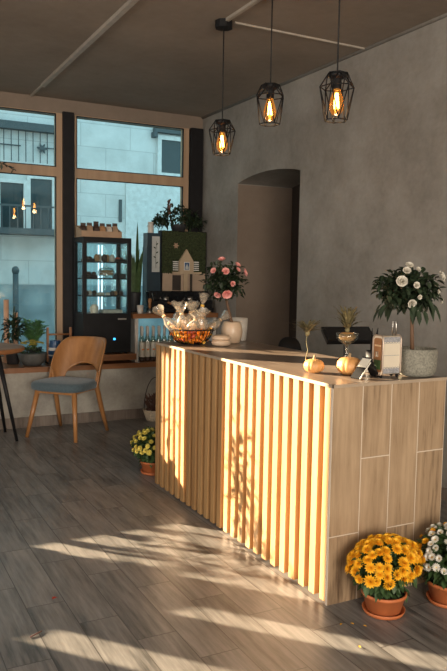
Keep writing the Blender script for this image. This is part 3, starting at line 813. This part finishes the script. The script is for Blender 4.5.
# hanging plant at the very left edge
t = thing('hanging_vine', 'sprig of a hanging vine at the upper left edge of the window', 'plant', (1.08, 6.95, 2.36))
MB().lathe([(.05, 0), (.09, .08), (.10, .13), (.09, .13)], seg=20).build('pot', M['darkpot'], t)
c = MB()
for k in range(3): c.cyl((.09 * math.cos(k * 2.1), .09 * math.sin(k * 2.1), .13), (0, 0, .5), .002, seg=5)
c.cyl((0, 0, .5), (0, 0, ZC - 2.36), .003, seg=5); c.build('hanger', M['cord'], t)
b = MB(); b.tube([(.05, 0, .13), (.16, 0, .135), (.24, -.01, .115), (.31, -.01, .075)], .003, 5)
for k in range(16):
    q = k / 15; b.leaf((.10 + .21 * q, -.005, .135 - .06 * q * q), rdir() + Vector((.4, 0, -.2)), (0, 0, 1), .05, .028)
leafball(b, (0, 0, .16), .10, .10, .07, 80, .06, .03)
b.build('foliage', M['leaf'], t)

# heather basket on the floor
t = thing('flower_basket', 'pale wicker basket of dried heather with thin arch handle behind the counter corner', 'basket', (2.745, 6.735, 0))
MB().lathe([(.085, 0), (.09, .01), (.125, .115), (.12, .115), (.085, .015)], seg=26).build('basket', M['wicker'], t)
MB().tube([(-.118 * math.cos(a), 0, .11 + .33 * math.sin(a)) for a in [PI * k / 16 for k in range(17)]], .004).build('handle', M['darkbrown'], t)
b = MB()
for k in range(260):
    a, r_ = rnd(0, 2 * PI), rnd(0, .09); top = rnd(.12, .285)
    b.leaf((r_ * math.cos(a), r_ * math.sin(a), top - .05), (math.cos(a) * .5, math.sin(a) * .5, 1), (0, 1, 0), .06, .014)
b.build('heather', M['heather'], t)

# ------------------------------------------------------------------ counter top things
TZ = CZ + .001
# wire bowl
t = thing('wire_basket', 'black wire bowl of wrapped sweets at the far end of the counter', 'basket', (2.07, 4.44, TZ))
b = MB()
def circ(r, z, n=40): return [(r * math.cos(2 * PI * k / n), r * math.sin(2 * PI * k / n), z) for k in range(n)]
prof = [(.065, .003), (.095, .014), (.125, .038), (.145, .07), (.156, .105)]
b.tube(circ(.156, .105), .0045, 6, True); b.tube(circ(.065, .003), .003, 6, True)
b.build('rims', M['black'], t)
b = MB()
for k in range(32):
    a = 2 * PI * k / 32
    b.tube([(r_ * math.cos(a), r_ * math.sin(a), z) for r_, z in prof], .0024, 4)
for k in range(5): b.cyl((-.06, -.05 + .025 * k, .003), (.06, -.05 + .025 * k, .003), .0016, seg=4)
b.build('ribs', M['black'], t)
cm = {}
for k in ('orange', 'goldwrap', 'redwrap'):
    b = MB(); b.ell((0, 0, 0), .021, .016, .015, 10, 6)
    for sx in (-1, 1):
        b.rings([[(sx * .019, .003 * math.cos(q * PI / 3), .003 * math.sin(q * PI / 3)) for q in range(6)], [(sx * .034, .012 * math.cos(q * PI / 3), .012 * math.sin(q * PI / 3)) for q in range(6)]], False, False)
    o = b.build('wrapped_sweet', M[k]); cm[k] = o
spots = []
for ring_, (R, z, n) in enumerate(((.045, .024, 6), (.088, .034, 11), (.112, .062, 14), (.06, .055, 8), (.118, .092, 14))):
    for k in range(n):
        a = 2 * PI * (k + .4 * ring_) / n; spots.append((R * math.cos(a), R * math.sin(a), z))
used = set()
names = {'orange': 'orange', 'goldwrap': 'golden', 'redwrap': 'red'}
for i, s in enumerate(spots):
    k = ('orange', 'goldwrap', 'orange', 'goldwrap', 'orange', 'redwrap', 'orange')[i % 7]
    if k in used: o = cm[k].copy(); COL.objects.link(o)
    else: o = cm[k]; used.add(k)
    o.location = (2.07 + s[0], 4.44 + s[1], TZ + s[2]); o.rotation_euler = (rnd(-.6, .6), rnd(-.6, .6), rnd(0, PI))
    tag(o, 'small %s wrapped sweet lying in the wire bowl' % names[k], 'sweet', '%s sweets in the wire bowl' % names[k])
def cello(loc, tilt, az, L, label):
    t = thing('cellophane_bag', label, 'gift bag', loc, az, 'cellophane bags of biscuits in the wire bowl')
    t.rotation_euler = (tilt * math.cos(0), 0, az); t.rotation_mode = 'XYZ'
    b = MB(); rs = []
    for r_, z in ((.016, 0), (.040, .012), (.050, .05), (.044, .095), (.012, .132), (.011, .142), (.034, .168), (.056, .20)):
        z *= L / .2; rs.append([((r_ + rnd(-.1, .1) * r_) * math.cos(2 * PI * k / 12), (.7 * r_ + rnd(-.1, .1) * r_) * math.sin(2 * PI * k / 12), z + (rnd(-.012, .012) if r_ > .04 else 0)) for k in range(12)])
    b.rings(rs, True, False).build('film', M['cello'], t)
    MB().lathe([(.013, .128 * L / .2), (.014, .134 * L / .2), (.013, .14 * L / .2)], seg=10).build('ribbon', M['goldwrap' if L > .24 else 'biscuit'], t)
    for k in range(3): MB().ell((rnd(-.008, .008), rnd(-.004, .004), (.025 + .024 * k) * L / .2), .022, .012, .016, 10, 6).build('biscuit', M['biscuit'], t)
B0 = Vector((2.07, 4.44, TZ))
for off, tilt, az, L, lab in (
    ((.00, .02, .085), .05, .3, .20, 'cellophane bag of biscuits standing in the middle of the wire bowl'),
    ((.06, -.005, .10), .12, 1.2, .245, 'tallest cellophane bag, with its top fanned out, in the wire bowl'),
    ((-.05, .0, .085), .25, -1.1, .19, 'cellophane bag of biscuits left of the middle in the wire bowl'),
    ((-.105, .0, .085), .75, -1.5, .22, 'cellophane bag leaning out over the left rim of the wire bowl'),
    ((.045, -.06, .085), .35, -.2, .16, 'cellophane bag of biscuits at the front of the wire bowl'),
    ((-.03, -.075, .09), .45, .2, .14, 'short cellophane bag at the front left of the wire bowl'),
    ((.11, -.01, .09), .95, 1.5, .19, 'cellophane bag leaning far out over the right rim of the wire bowl'),
    ((-.045, .08, .09), -.2, .3, .20, 'cellophane bag of biscuits at the back left of the wire bowl'),
    ((.06, .085, .09), -.2, -.3, .19, 'cellophane bag of biscuits at the back right of the wire bowl')):
    cello(B0 + Vector(off), tilt, az, L, lab)

# small lidded jar, vases
t = thing('lidded_jar', 'small round cream lidded jar in front of the cream vase', 'jar', (2.218, 4.275, TZ))
MB().lathe([(.045, 0), (.062, .008), (.066, .022), (.062, .036), (.056, .04)], seg=30).build('body', M['cream'], t)
MB().lathe([(.056, .04), (.064, .044), (.066, .055), (.06, .066), (.045, .072), (.01, .074)], seg=30).build('lid', M['cream'], t)
t = tag(MB().lathe([(.05, 0), (.060, .006), (.074, .05), (.077, .085), (.071, .125), (.060, .148), (.056, .15), (.052, .145), (.062, .11), (.053, .02)], seg=36).build('cream_vase', M['cream'], None, (2.380, 4.43, TZ)), 'bulging cream ceramic vase holding the pink flowering stem on the counter', 'vase')
t = tag(MB().lathe([(.05, 0), (.056, .006), (.064, .09), (.066, .165), (.061, .165), (.056, .02)], seg=32).build('white_vase', M['whitepot'], None, (2.512, 4.57, TZ)), 'straight pale ceramic vase behind the cream vase', 'vase')
# pink azalea standard
t = thing('pink_azalea', 'pink flowering azalea with dark round crown rising from the cream vase', 'plant', (2.380, 4.43, TZ + .02))
MB().tube([(0, 0, 0), (-.004, 0, .13), (-.03, .01, .24), (-.05, .015, .34)], [.013, .012, .010, .008], 8).build('stem', M['stem'], t)
AC = Vector((-.055, .02, .412))
b = MB(); leafball(b, AC, .158, .15, .130, 620, .042, .026, .25, .5); b.build('foliage', M['leaf'], t)
def rosette(b, c, d, R, n=3, per=7):
    d = Vector(d).normalized(); a = d.orthogonal().normalized(); e = d.cross(a)
    for k in range(n):
        op = (.35, .75, 1.15)[k]
        for j in range(per):
            an = 2 * PI * j / per + k * .5
            dd = (a * math.cos(an) + e * math.sin(an)) * math.sin(op) + d * math.cos(op)
            b.petal(Vector(c), dd, d, R * (.85, 1.0, 1.05)[k], R * 1.0)
for px, pz, R in ((-.046, .155, .030), (-.125, .075, .024), (-.055, .07, .030), (.058, .12, .026), (.105, .06, .028), (.045, .085, .020), (-.01, -.015, .022), (-.04, -.085, .040), (-.095, -.095, .028), (.125, .085, .018)):
    dv = Vector((px, -.145 * math.sqrt(max(.1, 1 - (px / .18) ** 2 - (pz / .16) ** 2)), pz * .95))
    f = MB(); rosette(f, AC + dv * .95, dv, R); f.build('flower', M['pink'], t)

# pumpkins
def pumpkin(loc, R, H, label, nm='pumpkin', cat='pumpkin', stem=.02):
    t = thing(nm, label, cat, loc)
    pr = []
    for i in range(15):
        a = -PI / 2 + PI * i / 14
        r_ = R * math.cos(a) ** .86 if 0 < i < 14 else .004
        z = H / 2 + H / 2 * math.sin(a)
        if i >= 12: z -= (.06 * H) * (i - 11) / 3
        if i <= 1: z += .05 * H * (2 - i) / 2
        pr.append((max(r_, .003), z))
    zmin = min(z for _, z in pr); pr = [(r_, z - zmin) for r_, z in pr]
    MB().lathe(pr, seg=72, lobes=12, depth=.06).build('body', M['pumpkin'], t)
    MB().tube([(0, 0, pr[-1][1] - .008), (.001, 0, pr[-1][1] + stem * .6), (.004, 0, pr[-1][1] + stem)], [.009, .006, .0055], 8).build('stalk', M['pumpkinstem'], t)
    return t, pr[-1][1]
def airplant(loc, label, H0, R, n=34, stalk=True, H=.06):
    t = thing('air_plant', label, 'plant', loc)
    if stalk: MB().tube([(0, 0, -H0), (-.006, 0, -H0 * .66), (.006, 0, -H0 * .45), (-.005, 0, -H0 * .25), (0, 0, .005)], .0025, 5).build('wire_stem', M['airplant'], t)
    b = MB()
    for k in range(n):
        a = rnd(0, 2 * PI); q1 = rnd(.45, 1.15); up = rnd(.2, 1.1)
        pts = [(math.cos(a) * R * q1 * q, math.sin(a) * R * q1 * q, H * up * (1.6 * q - .9 * q * q) + .0) for q in (0, .25, .5, .75, 1)]
        b.strap(pts, [.012, .012, .010, .008, .003])
    b.ell((0, 0, -.004), .013, .013, .016, 8, 6)
    b.build('leaves', M['airplant'], t)
    return t
pumpkin((2.046, 2.935, TZ), .052, .074, 'small pale orange pumpkin, left of the two on the counter')
pumpkin((2.170, 2.812, TZ), .064, .094, 'larger pale orange pumpkin, right of the two, beside the card stand')
airplant((2.028, 2.975, TZ + .20), 'spiky air plant on a thin twisted stem above the left pumpkin', .20, .12, 60, True, .08)
# glass goblet with mini pumpkin
t = thing('glass_goblet', 'tall clear glass goblet behind the right pumpkin', 'goblet', (2.31, 3.02, TZ))
MB().lathe([(.048, 0), (.05, .004), (.012, .014), (.009, .04), (.018, .055), (.009, .07), (.011, .11), (.018, .125), (.04, .140), (.056, .158), (.061, .185), (.058, .185), (.052, .160), (.034, .143), (.012, .135)], seg=32).build('body', M['vessel'], t)
pumpkin((2.31, 3.02, TZ + .142), .044, .052, 'mini ribbed pumpkin sitting in the glass goblet', 'mini_pumpkin', 'pumpkin', .006)
airplant((2.31, 3.02, TZ + .205), 'bushy air plant standing on the mini pumpkin in the glass goblet', .01, .095, 80, False, .16)

# POS screen
t = thing('cash_register', 'tilted black cash register screen at the back of the counter behind the goblet', 'register', (2.52, 3.30, TZ), -.22)
MB().lathe([(.05, 0), (.052, .006), (.04, .012)], seg=24).build('base', M['black'], t)
MB().cyl((0, .0, .01), (0, .012, .13), .013).build('neck', M['black'], t)
R_ = Rx(-math.radians(52))
b = MB()
ps = [(-.15, -.062), (.15, -.062), (.15, .062), (-.15, .062)]
def sl(x, y, z): return R_ @ Vector((x, z, y)) + Vector((0.01, .0, .148))
b.rings([[sl(x, y, -.006) for x, y in ps], [sl(x * .96, y * .9, .022) for x, y in ps]], smooth=False)
b.bevel(.003, 1).build('screen_housing', M['black'], t)
b = MB(); b.rings([[sl(x * .93, y * .86, -.0075) for x, y in ps], [sl(x * .93, y * .86, -.006) for x, y in ps]], smooth=False); b.build('screen', M['blackgloss'], t)

# card holder
t = thing('card_stand', 'small black folding stand showing a cream card beside the right pumpkin', 'stand', (2.155, 2.690, TZ), .12)
T = Ry(math.radians(42))
def bx2(b, x0, x1, y0, y1, z0, z1, R, o):
    ps = [R @ Vector((x, y, z)) + Vector(o) for x in (x0, x1) for y in (y0, y1) for z in (z0, z1)]
    v = [b.bm.verts.new(p) for p in ps]
    b._fin([b.bm.faces.new([v[i] for i in q]) for q in ((0, 1, 3, 2), (4, 6, 7, 5), (0, 4, 5, 1), (2, 3, 7, 6), (0, 2, 6, 4), (1, 5, 7, 3))])
b = MB(); bx2(b, 0, .006, -.030, .030, 0, .122, T, (-.05, 0, .004)); b.build('front_leaf', M['matteblack'], t)
b = MB(); bx2(b, 0, .005, -.028, .028, 0, .112, Ry(-math.radians(33)), (.083, 0, .003)); b.build('rear_leg', M['black'], t)
b = MB(); bx2(b, -.004, 0, -.027, .027, .066, .121, T, (-.05, 0, .004)); b.build('cream_card', M['paper'], t)
b = MB(); bx2(b, -.001, .005, -.033, -.030, .0, .10, T, (-.05, 0, .004)); b.build('pale_edge', M['paper'], t)

# mini suitcase tin
t = thing('toy_suitcase', 'miniature cream trolley suitcase with lace borders and raised handle', 'suitcase', (2.292, 2.682, TZ))
def rrect(hx, hz, r, z0, n=6):
    pts = []
    for cx, cz, a0 in ((hx - r, hz - r, 0), (-hx + r, hz - r, PI / 2), (-hx + r, -hz + r, PI), (hx - r, -hz + r, 1.5 * PI)):
        for k in range(n + 1): a = a0 + PI / 2 * k / n; pts.append((cx + r * math.cos(a), cz + r * math.sin(a) + z0))
    return pts
W2, D2, ZM = .058, .034, .108
b = MB(); pr = rrect(D2, .092, .018, ZM)
b.rings([[(x, y, z) for y, z in pr] for x in (-W2 + .004, W2 - .004)], smooth=False); b.build('shell', M['suit'], t)
for sx in (-1, 1):
    r1 = rrect(D2 + .003, .095, .021, ZM); b = MB(); b.tube([(sx * (W2 - .003), y, z) for y, z in r1], .0042, 6, True); b.build('rim', M['rimtin'], t)
for z0, z1 in ((.022, .046), (.172, .196)):
    b = MB(); b.box(-W2 + .008, W2 - .008, -D2 - .0012, -D2 + .001, z0, z1)
    for k in range(6):
        x = -W2 + .016 + k * .0168
        b.tube([(x + .008 * math.cos(a), -D2 - .0015, (z1 if z0 < .1 else z0) + (.006 if z0 < .1 else -.006) * math.sin(a)) for a in [PI * q / 6 for q in range(7)]], .0012, 4)
    b.build('lace_border', M['lace'], t)
MB().box(-W2 + .010, W2 - .010, -D2 - .0010, -D2 + .001, .107, .109).build('seam', M['lace'], t)
pn = MB(); pr = rrect(D2 - .006, .082, .014, ZM); pn.rings([[(x, y, z) for y, z in pr] for x in (-W2 + .001, -W2 + .004)], smooth=False)
pn = pn.build('picture_panel', M['tablewood'], t)
MB().box(-W2 - .0005, -W2 + .001, -.024, .024, .04, .085).build('painted_meadow', M['leafmid'], pn)
MB().box(-W2 - .0005, -W2 + .001, -.024, .022, .15, .158).build('painted_stripe', M['biscuit'], pn)
MB().box(-W2 - .006, -W2 + .001, -.006, .006, .10, .125).build('clasp', M['silver'], t)
hd = MB(); hd.tube([(.030, 0, .20), (.030, 0, .268), (.052, 0, .268), (.052, 0, .20)], .0040, 6); hd.build('trolley_handle', M['silver'], t)
for sx in (-1, 1):
    for sy in (-1, 1): MB().cyl((sx * .05 - .004, sy * .02, .009), (sx * .05 + .004, sy * .02, .009), .009, seg=12).build('wheel', M['black'], t)
# pens behind the suitcase
t = tag(MB().lathe([(.03, 0), (.032, .004), (.034, .11), (.031, .11), (.028, .008)], seg=20).build('pen_cup', M['darkpot'], None, (2.335, 2.84, TZ)), 'dark cup half hidden behind the toy suitcase', 'cup')
for dx, lab, s in ((-.012, 'dark pen standing upright behind the toy suitcase', .010), (.014, 'dark pen leaning right behind the toy suitcase', .034)):
    o = MB().cyl((dx, 0, .012), (dx + s * .3, 0, .20), .0045, .0045, 8).cyl((dx + s * .3, 0, .20), (dx + s * .45, 0, .225), .0045, .001, 8).build('pen', M['black'], None, (2.335, 2.84, TZ)); tag(o, lab, 'pen')

# flowering standard tree
t = thing('gardenia_tree', 'small white flowering standard tree in a woven grey-green pot on the counter', 'plant', (2.470, 2.668, TZ))
MB().lathe([(.066, 0), (.082, .006), (.093, .025), (.097, .06), (.098, .10), (.096, .128), (.092, .136), (.088, .134), (.088, .11)], seg=40).build('pot', M['stonepot'], t)
MB().lathe([(.087, .112), (.03, .122), (.01, .123)], seg=24).build('soil', M['soil'], t)
MB().tube([(-.03, 0, .10), (-.036, 0, .18), (-.040, 0, .25), (-.05, 0, .34)], [.011, .010, .009, .007], 10).build('trunk', M['stem'], t)
TC = Vector((-.075, .0, .425))
b = MB(); leafball(b, TC, .152, .152, .100, 900, .042, .027, .25, .45)
for k in range(26):
    a = rnd(0, 2 * PI); b.leaf(TC + Vector((.14 * math.cos(a) * rnd(.7, 1), .14 * math.sin(a), rnd(-.10, -.04))), (math.cos(a) * .6, math.sin(a) * .6, -1), (0, 0, 1), rnd(.05, .08), .028)
b.build('foliage', M['leaf'], t)
tw = MB()
for k in range(7): a = k * .9; tw.tube([(-.05, 0, .33), tuple(TC + Vector((.10 * math.cos(a), .10 * math.sin(a), .02)))], .004, 5)
tw.build('branches', M['stem'], t)
for px, pz, R in ((-.155, .035, .030), (-.06, .11, .022), (-.105, .085, .022), (.115, .06, .032), (-.09, -.065, .024), (-.085, .02, .018), (.145, -.055, .018), (-.06, -.035, .013), (.07, -.01, .013), (-.03, .095, .014)):
    px *= .85; dv = Vector((px, -.15 * math.sqrt(max(.08, 1 - (px / .2) ** 2 - (pz / .125) ** 2)), pz))
    f = MB(); rosette(f, TC + dv * .97, dv + Vector((0, -.05, .02)), R); f.build('flower', M['gardenia'], t)

# chair behind the counter
t = thing('bar_stool', 'black stool with rounded backrest behind the counter near the doorway', 'stool', (3.02, 4.66, 0), -.5); t.scale = (.72, .72, .985)
b = MB()
for j in range(1):
    rs = []
    for k in range(13):
        a = -1.1 + 2.2 * k / 12
        x, y = .15 * math.sin(a), .17 * math.cos(a)
        zt = 1.03 - .10 * abs(a / 1.1) ** 3
        rs.append([(x, y, .80), (x * .9, y * .9, .80), (x * .9, y * .9 + .01, zt), (x, y + .01, zt)])
    b.rings(rs)
b.build('backrest', M['black'], t)
MB().lathe([(.15, .70), (.17, .71), (.17, .74), (.14, .755), (.02, .757)], seg=30).build('seat', M['black'], t)
for sx in (-.12, .12): MB().tube([(sx * .8, .13, .72), (sx * .9, .165, .82)], .012).build('back_support', M['black'], t)
for k in range(4):
    a = PI / 4 + k * PI / 2; MB().cyl((.11 * math.cos(a), .11 * math.sin(a), .70), (.18 * math.cos(a), .18 * math.sin(a), 0), .013).build('leg', M['black'], t)
MB().tube([(.16 * math.cos(2 * PI * k / 24), .16 * math.sin(2 * PI * k / 24), .25) for k in range(24)], .008, 6, True).build('foot_ring', M['black'], t)

# ------------------------------------------------------------------ chrysanthemums
def daisy_mesh(name, mats, R, per, layers, eye):
    b = MB()
    for k in range(layers):
        op = (1.35, 1.0, .62, .3)[k]
        for j in range(per):
            an = 2 * PI * j / per + k * .4
            d = Vector((math.cos(an) * math.sin(op), math.sin(an) * math.sin(op), math.cos(op)))
            b.leaf((0, 0, .001 * k), d, (0, 0, 1), R * (1, .92, .8, .6)[k], R * .42, .12, .0)
    if eye:
        b.mi = 1; b.ell((0, 0, R * .12), R * .34, R * .34, R * .16, 10, 5)
    o = b.build(name, mats); me = o.data; bpy.data.objects.remove(o); return me
ME_Y = daisy_mesh('golden_flower', [M['yellow']], .029, 13, 4, False)
ME_W = daisy_mesh('white_flower', [M['whitepetal'], M['eye']], .0205, 14, 3, True)
ME_O = daisy_mesh('orange_flower', [M['yellow']], .019, 12, 3, False)
ME_L = daisy_mesh('lemon_flower', [M['lemon']], .022, 12, 3, False)
def mum(loc, label, me, nf, rx, ry, rz, zc, potR, potH, seed, extra=None, lo=-.25):
    random.seed(seed)
    t = thing('potted_chrysanthemum', label, 'plant', loc, 0)
    MB().lathe([(potR * .72, .012), (potR * .76, .014), (potR * .97, potH * .85), (potR * 1.03, potH * .86), (potR * 1.03, potH), (potR * .95, potH), (potR * .93, potH * .9)], seg=40).build('pot', M['terracotta'], t)
    MB().lathe([(potR * .80, 0), (potR * .90, .004), (potR * .98, .022), (potR * .94, .022), (potR * .86, .010), (potR * .5, .010)], seg=40).build('saucer', M['terracotta'], t)
    MB().lathe([(potR * .93, potH * .9), (.01, potH * .93)], seg=24, cap0=False).build('soil', M['soil'], t)
    C = Vector((0, 0, zc)); b = MB()
    leafball(b, C, rx * .9, ry * .9, rz * .88, 750, .05, .028, .25)
    leafball(b, (0, 0, potH + .02), rx * .62, ry * .62, .05, 160, .05, .03, .3)
    for k in range(22):
        a = rnd(0, 2 * PI); b.cyl((potR * .4 * math.cos(a), potR * .4 * math.sin(a), potH * .9), C + Vector((rx * .6 * math.cos(a), ry * .6 * math.sin(a), rnd(-.02, .08))), .003, seg=4)
    b.build('foliage', M['leafmid'], t)
    pts = []; tries = 0
    sep = 1.55 * math.sqrt(2 * PI * rx * rz / (nf * PI))
    while len(pts) < nf and tries < 9000:
        tries += 1
        d = rdir()
        if d.z < lo: continue
        p = Vector((d.x * rx, d.y * ry, d.z * rz)) * rnd(.94, 1.04)
        s_ = sep * (1 if tries < 4000 else .72)
        if all((p - q).length > s_ * .82 for q, _ in pts): pts.append((p, d))
    for i, (p, d) in enumerate(pts):
        m = me
        if extra and p.y > ry * .1 and i % 2 == 0: m = extra
        o = bpy.data.objects.new('flower', m); COL.objects.link(o); o.parent = t; o.location = C + p
        n_ = (Vector((d.x / rx, d.y / ry, d.z / rz)).normalized() + rdir() * .3 + Vector((0, 0, .25))).normalized()
        o.rotation_euler = n_.to_track_quat('Z', 'Y').to_euler(); s_ = rnd(.85, 1.15); o.scale = (s_, s_, s_)
        if extra and m is extra: o['label'] = 'golden orange flower'
    return t
mum((2.096, 2.412, 0), 'golden yellow chrysanthemum in terracotta pot at the tiled counter end', ME_Y, 100, .174, .115, .118, .218, .098, .10, 3)
mum((2.438, 2.365, 0), 'white chrysanthemum mixed with a few orange blooms at the right edge', ME_W, 100, .150, .140, .135, .218, .100, .105, 5, ME_O)
mum((2.005, 4.93, 0), 'pale lemon yellow chrysanthemum in terracotta pot behind the far counter corner', ME_L, 80, .165, .15, .12, .215, .105, .10, 9)
random.seed(21)
# bits on the floor
def flat_leaf(name, x, y, rz, L, W, mat, label, cat, group=None, th=.0015):
    b = MB(); b.leaf((0, 0, .004), (1, 0, 0), (0, 0, 1), L, W, .2, 0)
    o = b.build(name, M[mat], None, (x, y, 0)); o.rotation_euler = (0, 0, rz); tag(o, label, cat, group)
flat_leaf('fallen_leaf', .79, 3.16, .4, .03, .022, 'redleaf', 'tiny red fallen leaf on the grey floor tiles at left', 'leaf')
o = MB().tube([(0, 0, .004), (.03, .012, .006), (.055, .03, .004)], .003, 5).build('twig', M['twig'], None, (.625, 2.86, 0)); tag(o, 'short dark reddish twig on the floor tiles at lower left', 'twig')
for x, y in ((1.84, 2.39), (1.90, 2.37), (1.935, 2.33), (1.80, 2.20)): flat_leaf('petal', x, y, rnd(0, 3), .018, .010, 'yellow', 'tiny fallen yellow petal on the floor beside the golden chrysanthemum', 'petal', 'fallen yellow petals')

# ------------------------------------------------------------------ plants standing in the left windows (they cast the dappled light)
def window_plant(x, y, z, n, rx, rz, label, seed):
    random.seed(seed)
    t = thing('window_plant', label, 'plant', (x, y, z))
    MB().lathe([(.06, 0), (.085, .13), (.08, .13)], seg=18).build('pot', M['darkpot'], t)
    b = MB(); leafball(b, (0, 0, .13 + rz), rx, .10, rz, n, .10, .045, .1)
    b.build('foliage', M['leafmid'], t)
window_plant(-1.50, 7.25, SZ, 1, .1, .1, 'leafy plant on the bench below the far left window', 1) if False else None
# shelf board with plants inside the wide left opening
struct(MB().box(-3.62, -.47, 7.30, 7.40, 1.19, 1.22).build('trim_6', M['sill']))
WP = ((-2.19, 40, .06, .14), (-1.96, 60, .075, .15), (-1.68, 70, .10, .17), (-1.47, 110, .12, .46), (-.66, 13, .14, .30))
for i, (x, n_, rx, rz) in enumerate(WP):
    random.seed(40 + i)
    t = thing('window_plant', 'leafy potted plant in the far left windows, plant number word %s' % od[i], 'plant', (x, 7.345, 1.22), 0, 'potted plants in the far left windows')
    t['label'] = 'leafy potted plant on the ledge of the side windows, %s from the counter side' % od[i]
    MB().lathe([(.03, 0), (.045, .07), (.04, .07)], seg=16).build('pot', M['darkpot'], t)
    b = MB(); leafball(b, (0, 0, .10 + rz), rx, .05, rz, n_, .085, .038, .1)
    b.tube([(0, 0, .06), (0, 0, .10 + rz)], .004, 5)
    b.build('foliage', M['leafmid'], t)

# ------------------------------------------------------------------ light
w = bpy.data.worlds.new('sky'); scene.world = w; w.use_nodes = True
nt = w.node_tree; bg = nt.nodes['Background']
tc = N(nt, 'ShaderNodeTexCoord'); sp = N(nt, 'ShaderNodeSeparateXYZ'); nt.links.new(tc.outputs['Generated'], sp.inputs[0])
c = ramp(nt, sp.outputs[2], [(.0, (.64, .82, .86)), (.35, (.52, .77, .85)), (1.0, (.38, .66, .80))])
nt.links.new(c, bg.inputs[0]); bg.inputs[1].default_value = 2.1
S = bpy.data.lights.new('sun', 'SUN'); S.energy = 38; S.color = (1, .79, .53); S.angle = math.radians(.27)
so = bpy.data.objects.new('sun', S); COL.objects.link(so)
trav = Vector((.65, -.76, -.268)).normalized()
so.rotation_euler = (-trav).to_track_quat('Z', 'Y').to_euler()
def area(name, loc, target, sx, sy, e, col):
    L = bpy.data.lights.new(name, 'AREA'); L.shape = 'RECTANGLE'; L.size = sx; L.size_y = sy; L.energy = e; L.color = col
    o = bpy.data.objects.new(name, L); COL.objects.link(o); o.location = loc
    o.rotation_euler = (Vector(loc) - Vector(target)).to_track_quat('Z', 'Y').to_euler(); return o
area('fill_light', (.2, -3.4, 1.7), (1.2, 4, 1.2), 3.4, 2.2, 430, (1, .89, .76))  # unseen fill added behind the camera to brighten the interior
area('fill_light', (-3.9, 2.2, 1.8), (2, 3.0, 1.2), 3.0, 2.0, 165, (1, .93, .86))  # second unseen fill, added along the left side
for x0, x1, z0, z1 in ((.06, 1.905, .63, 3.09), (2.115, 3.324, .63, 3.09), (-2.34, -1.33, 1.22, 2.78), (-3.44, -3.12, 1.6, 2.78), (-1.02, -.47, 1.22, 2.78)):
    o = area('sky_portal', ((x0 + x1) / 2, YW + .18, (z0 + z1) / 2), ((x0 + x1) / 2, 0, (z0 + z1) / 2), x1 - x0, z1 - z0, 1, (1, 1, 1))
    o.data.cycles.is_portal = True

# ------------------------------------------------------------------ camera
f_px, yaw, pitch, roll = 717.344, -.4817, .0853, .0174
fw = Vector((-math.sin(yaw), math.cos(yaw), 0)); rt = Vector((math.cos(yaw), math.sin(yaw), 0)); up = Vector((0, 0, 1))
f2 = fw * math.cos(pitch) - up * math.sin(pitch); u2 = up * math.cos(pitch) + fw * math.sin(pitch)
r3 = rt * math.cos(roll) + u2 * math.sin(roll); u3 = -rt * math.sin(roll) + u2 * math.cos(roll)
cam = bpy.data.cameras.new('camera'); co = bpy.data.objects.new('camera', cam); COL.objects.link(co)
mw = Matrix((r3, u3, -f2)).transposed().to_4x4(); mw.translation = (0, 0, 1.5); co.matrix_world = mw
cam.sensor_width = 36; cam.lens = f_px * 36 / 671; cam.clip_end = 200
scene.camera = co
scene.cycles.transparent_max_bounces = 32
scene.view_settings.view_transform = 'Standard'; scene.view_settings.look = 'None'
scene.view_settings.exposure = 0; scene.view_settings.gamma = 1; scene.view_settings.use_curve_mapping = False
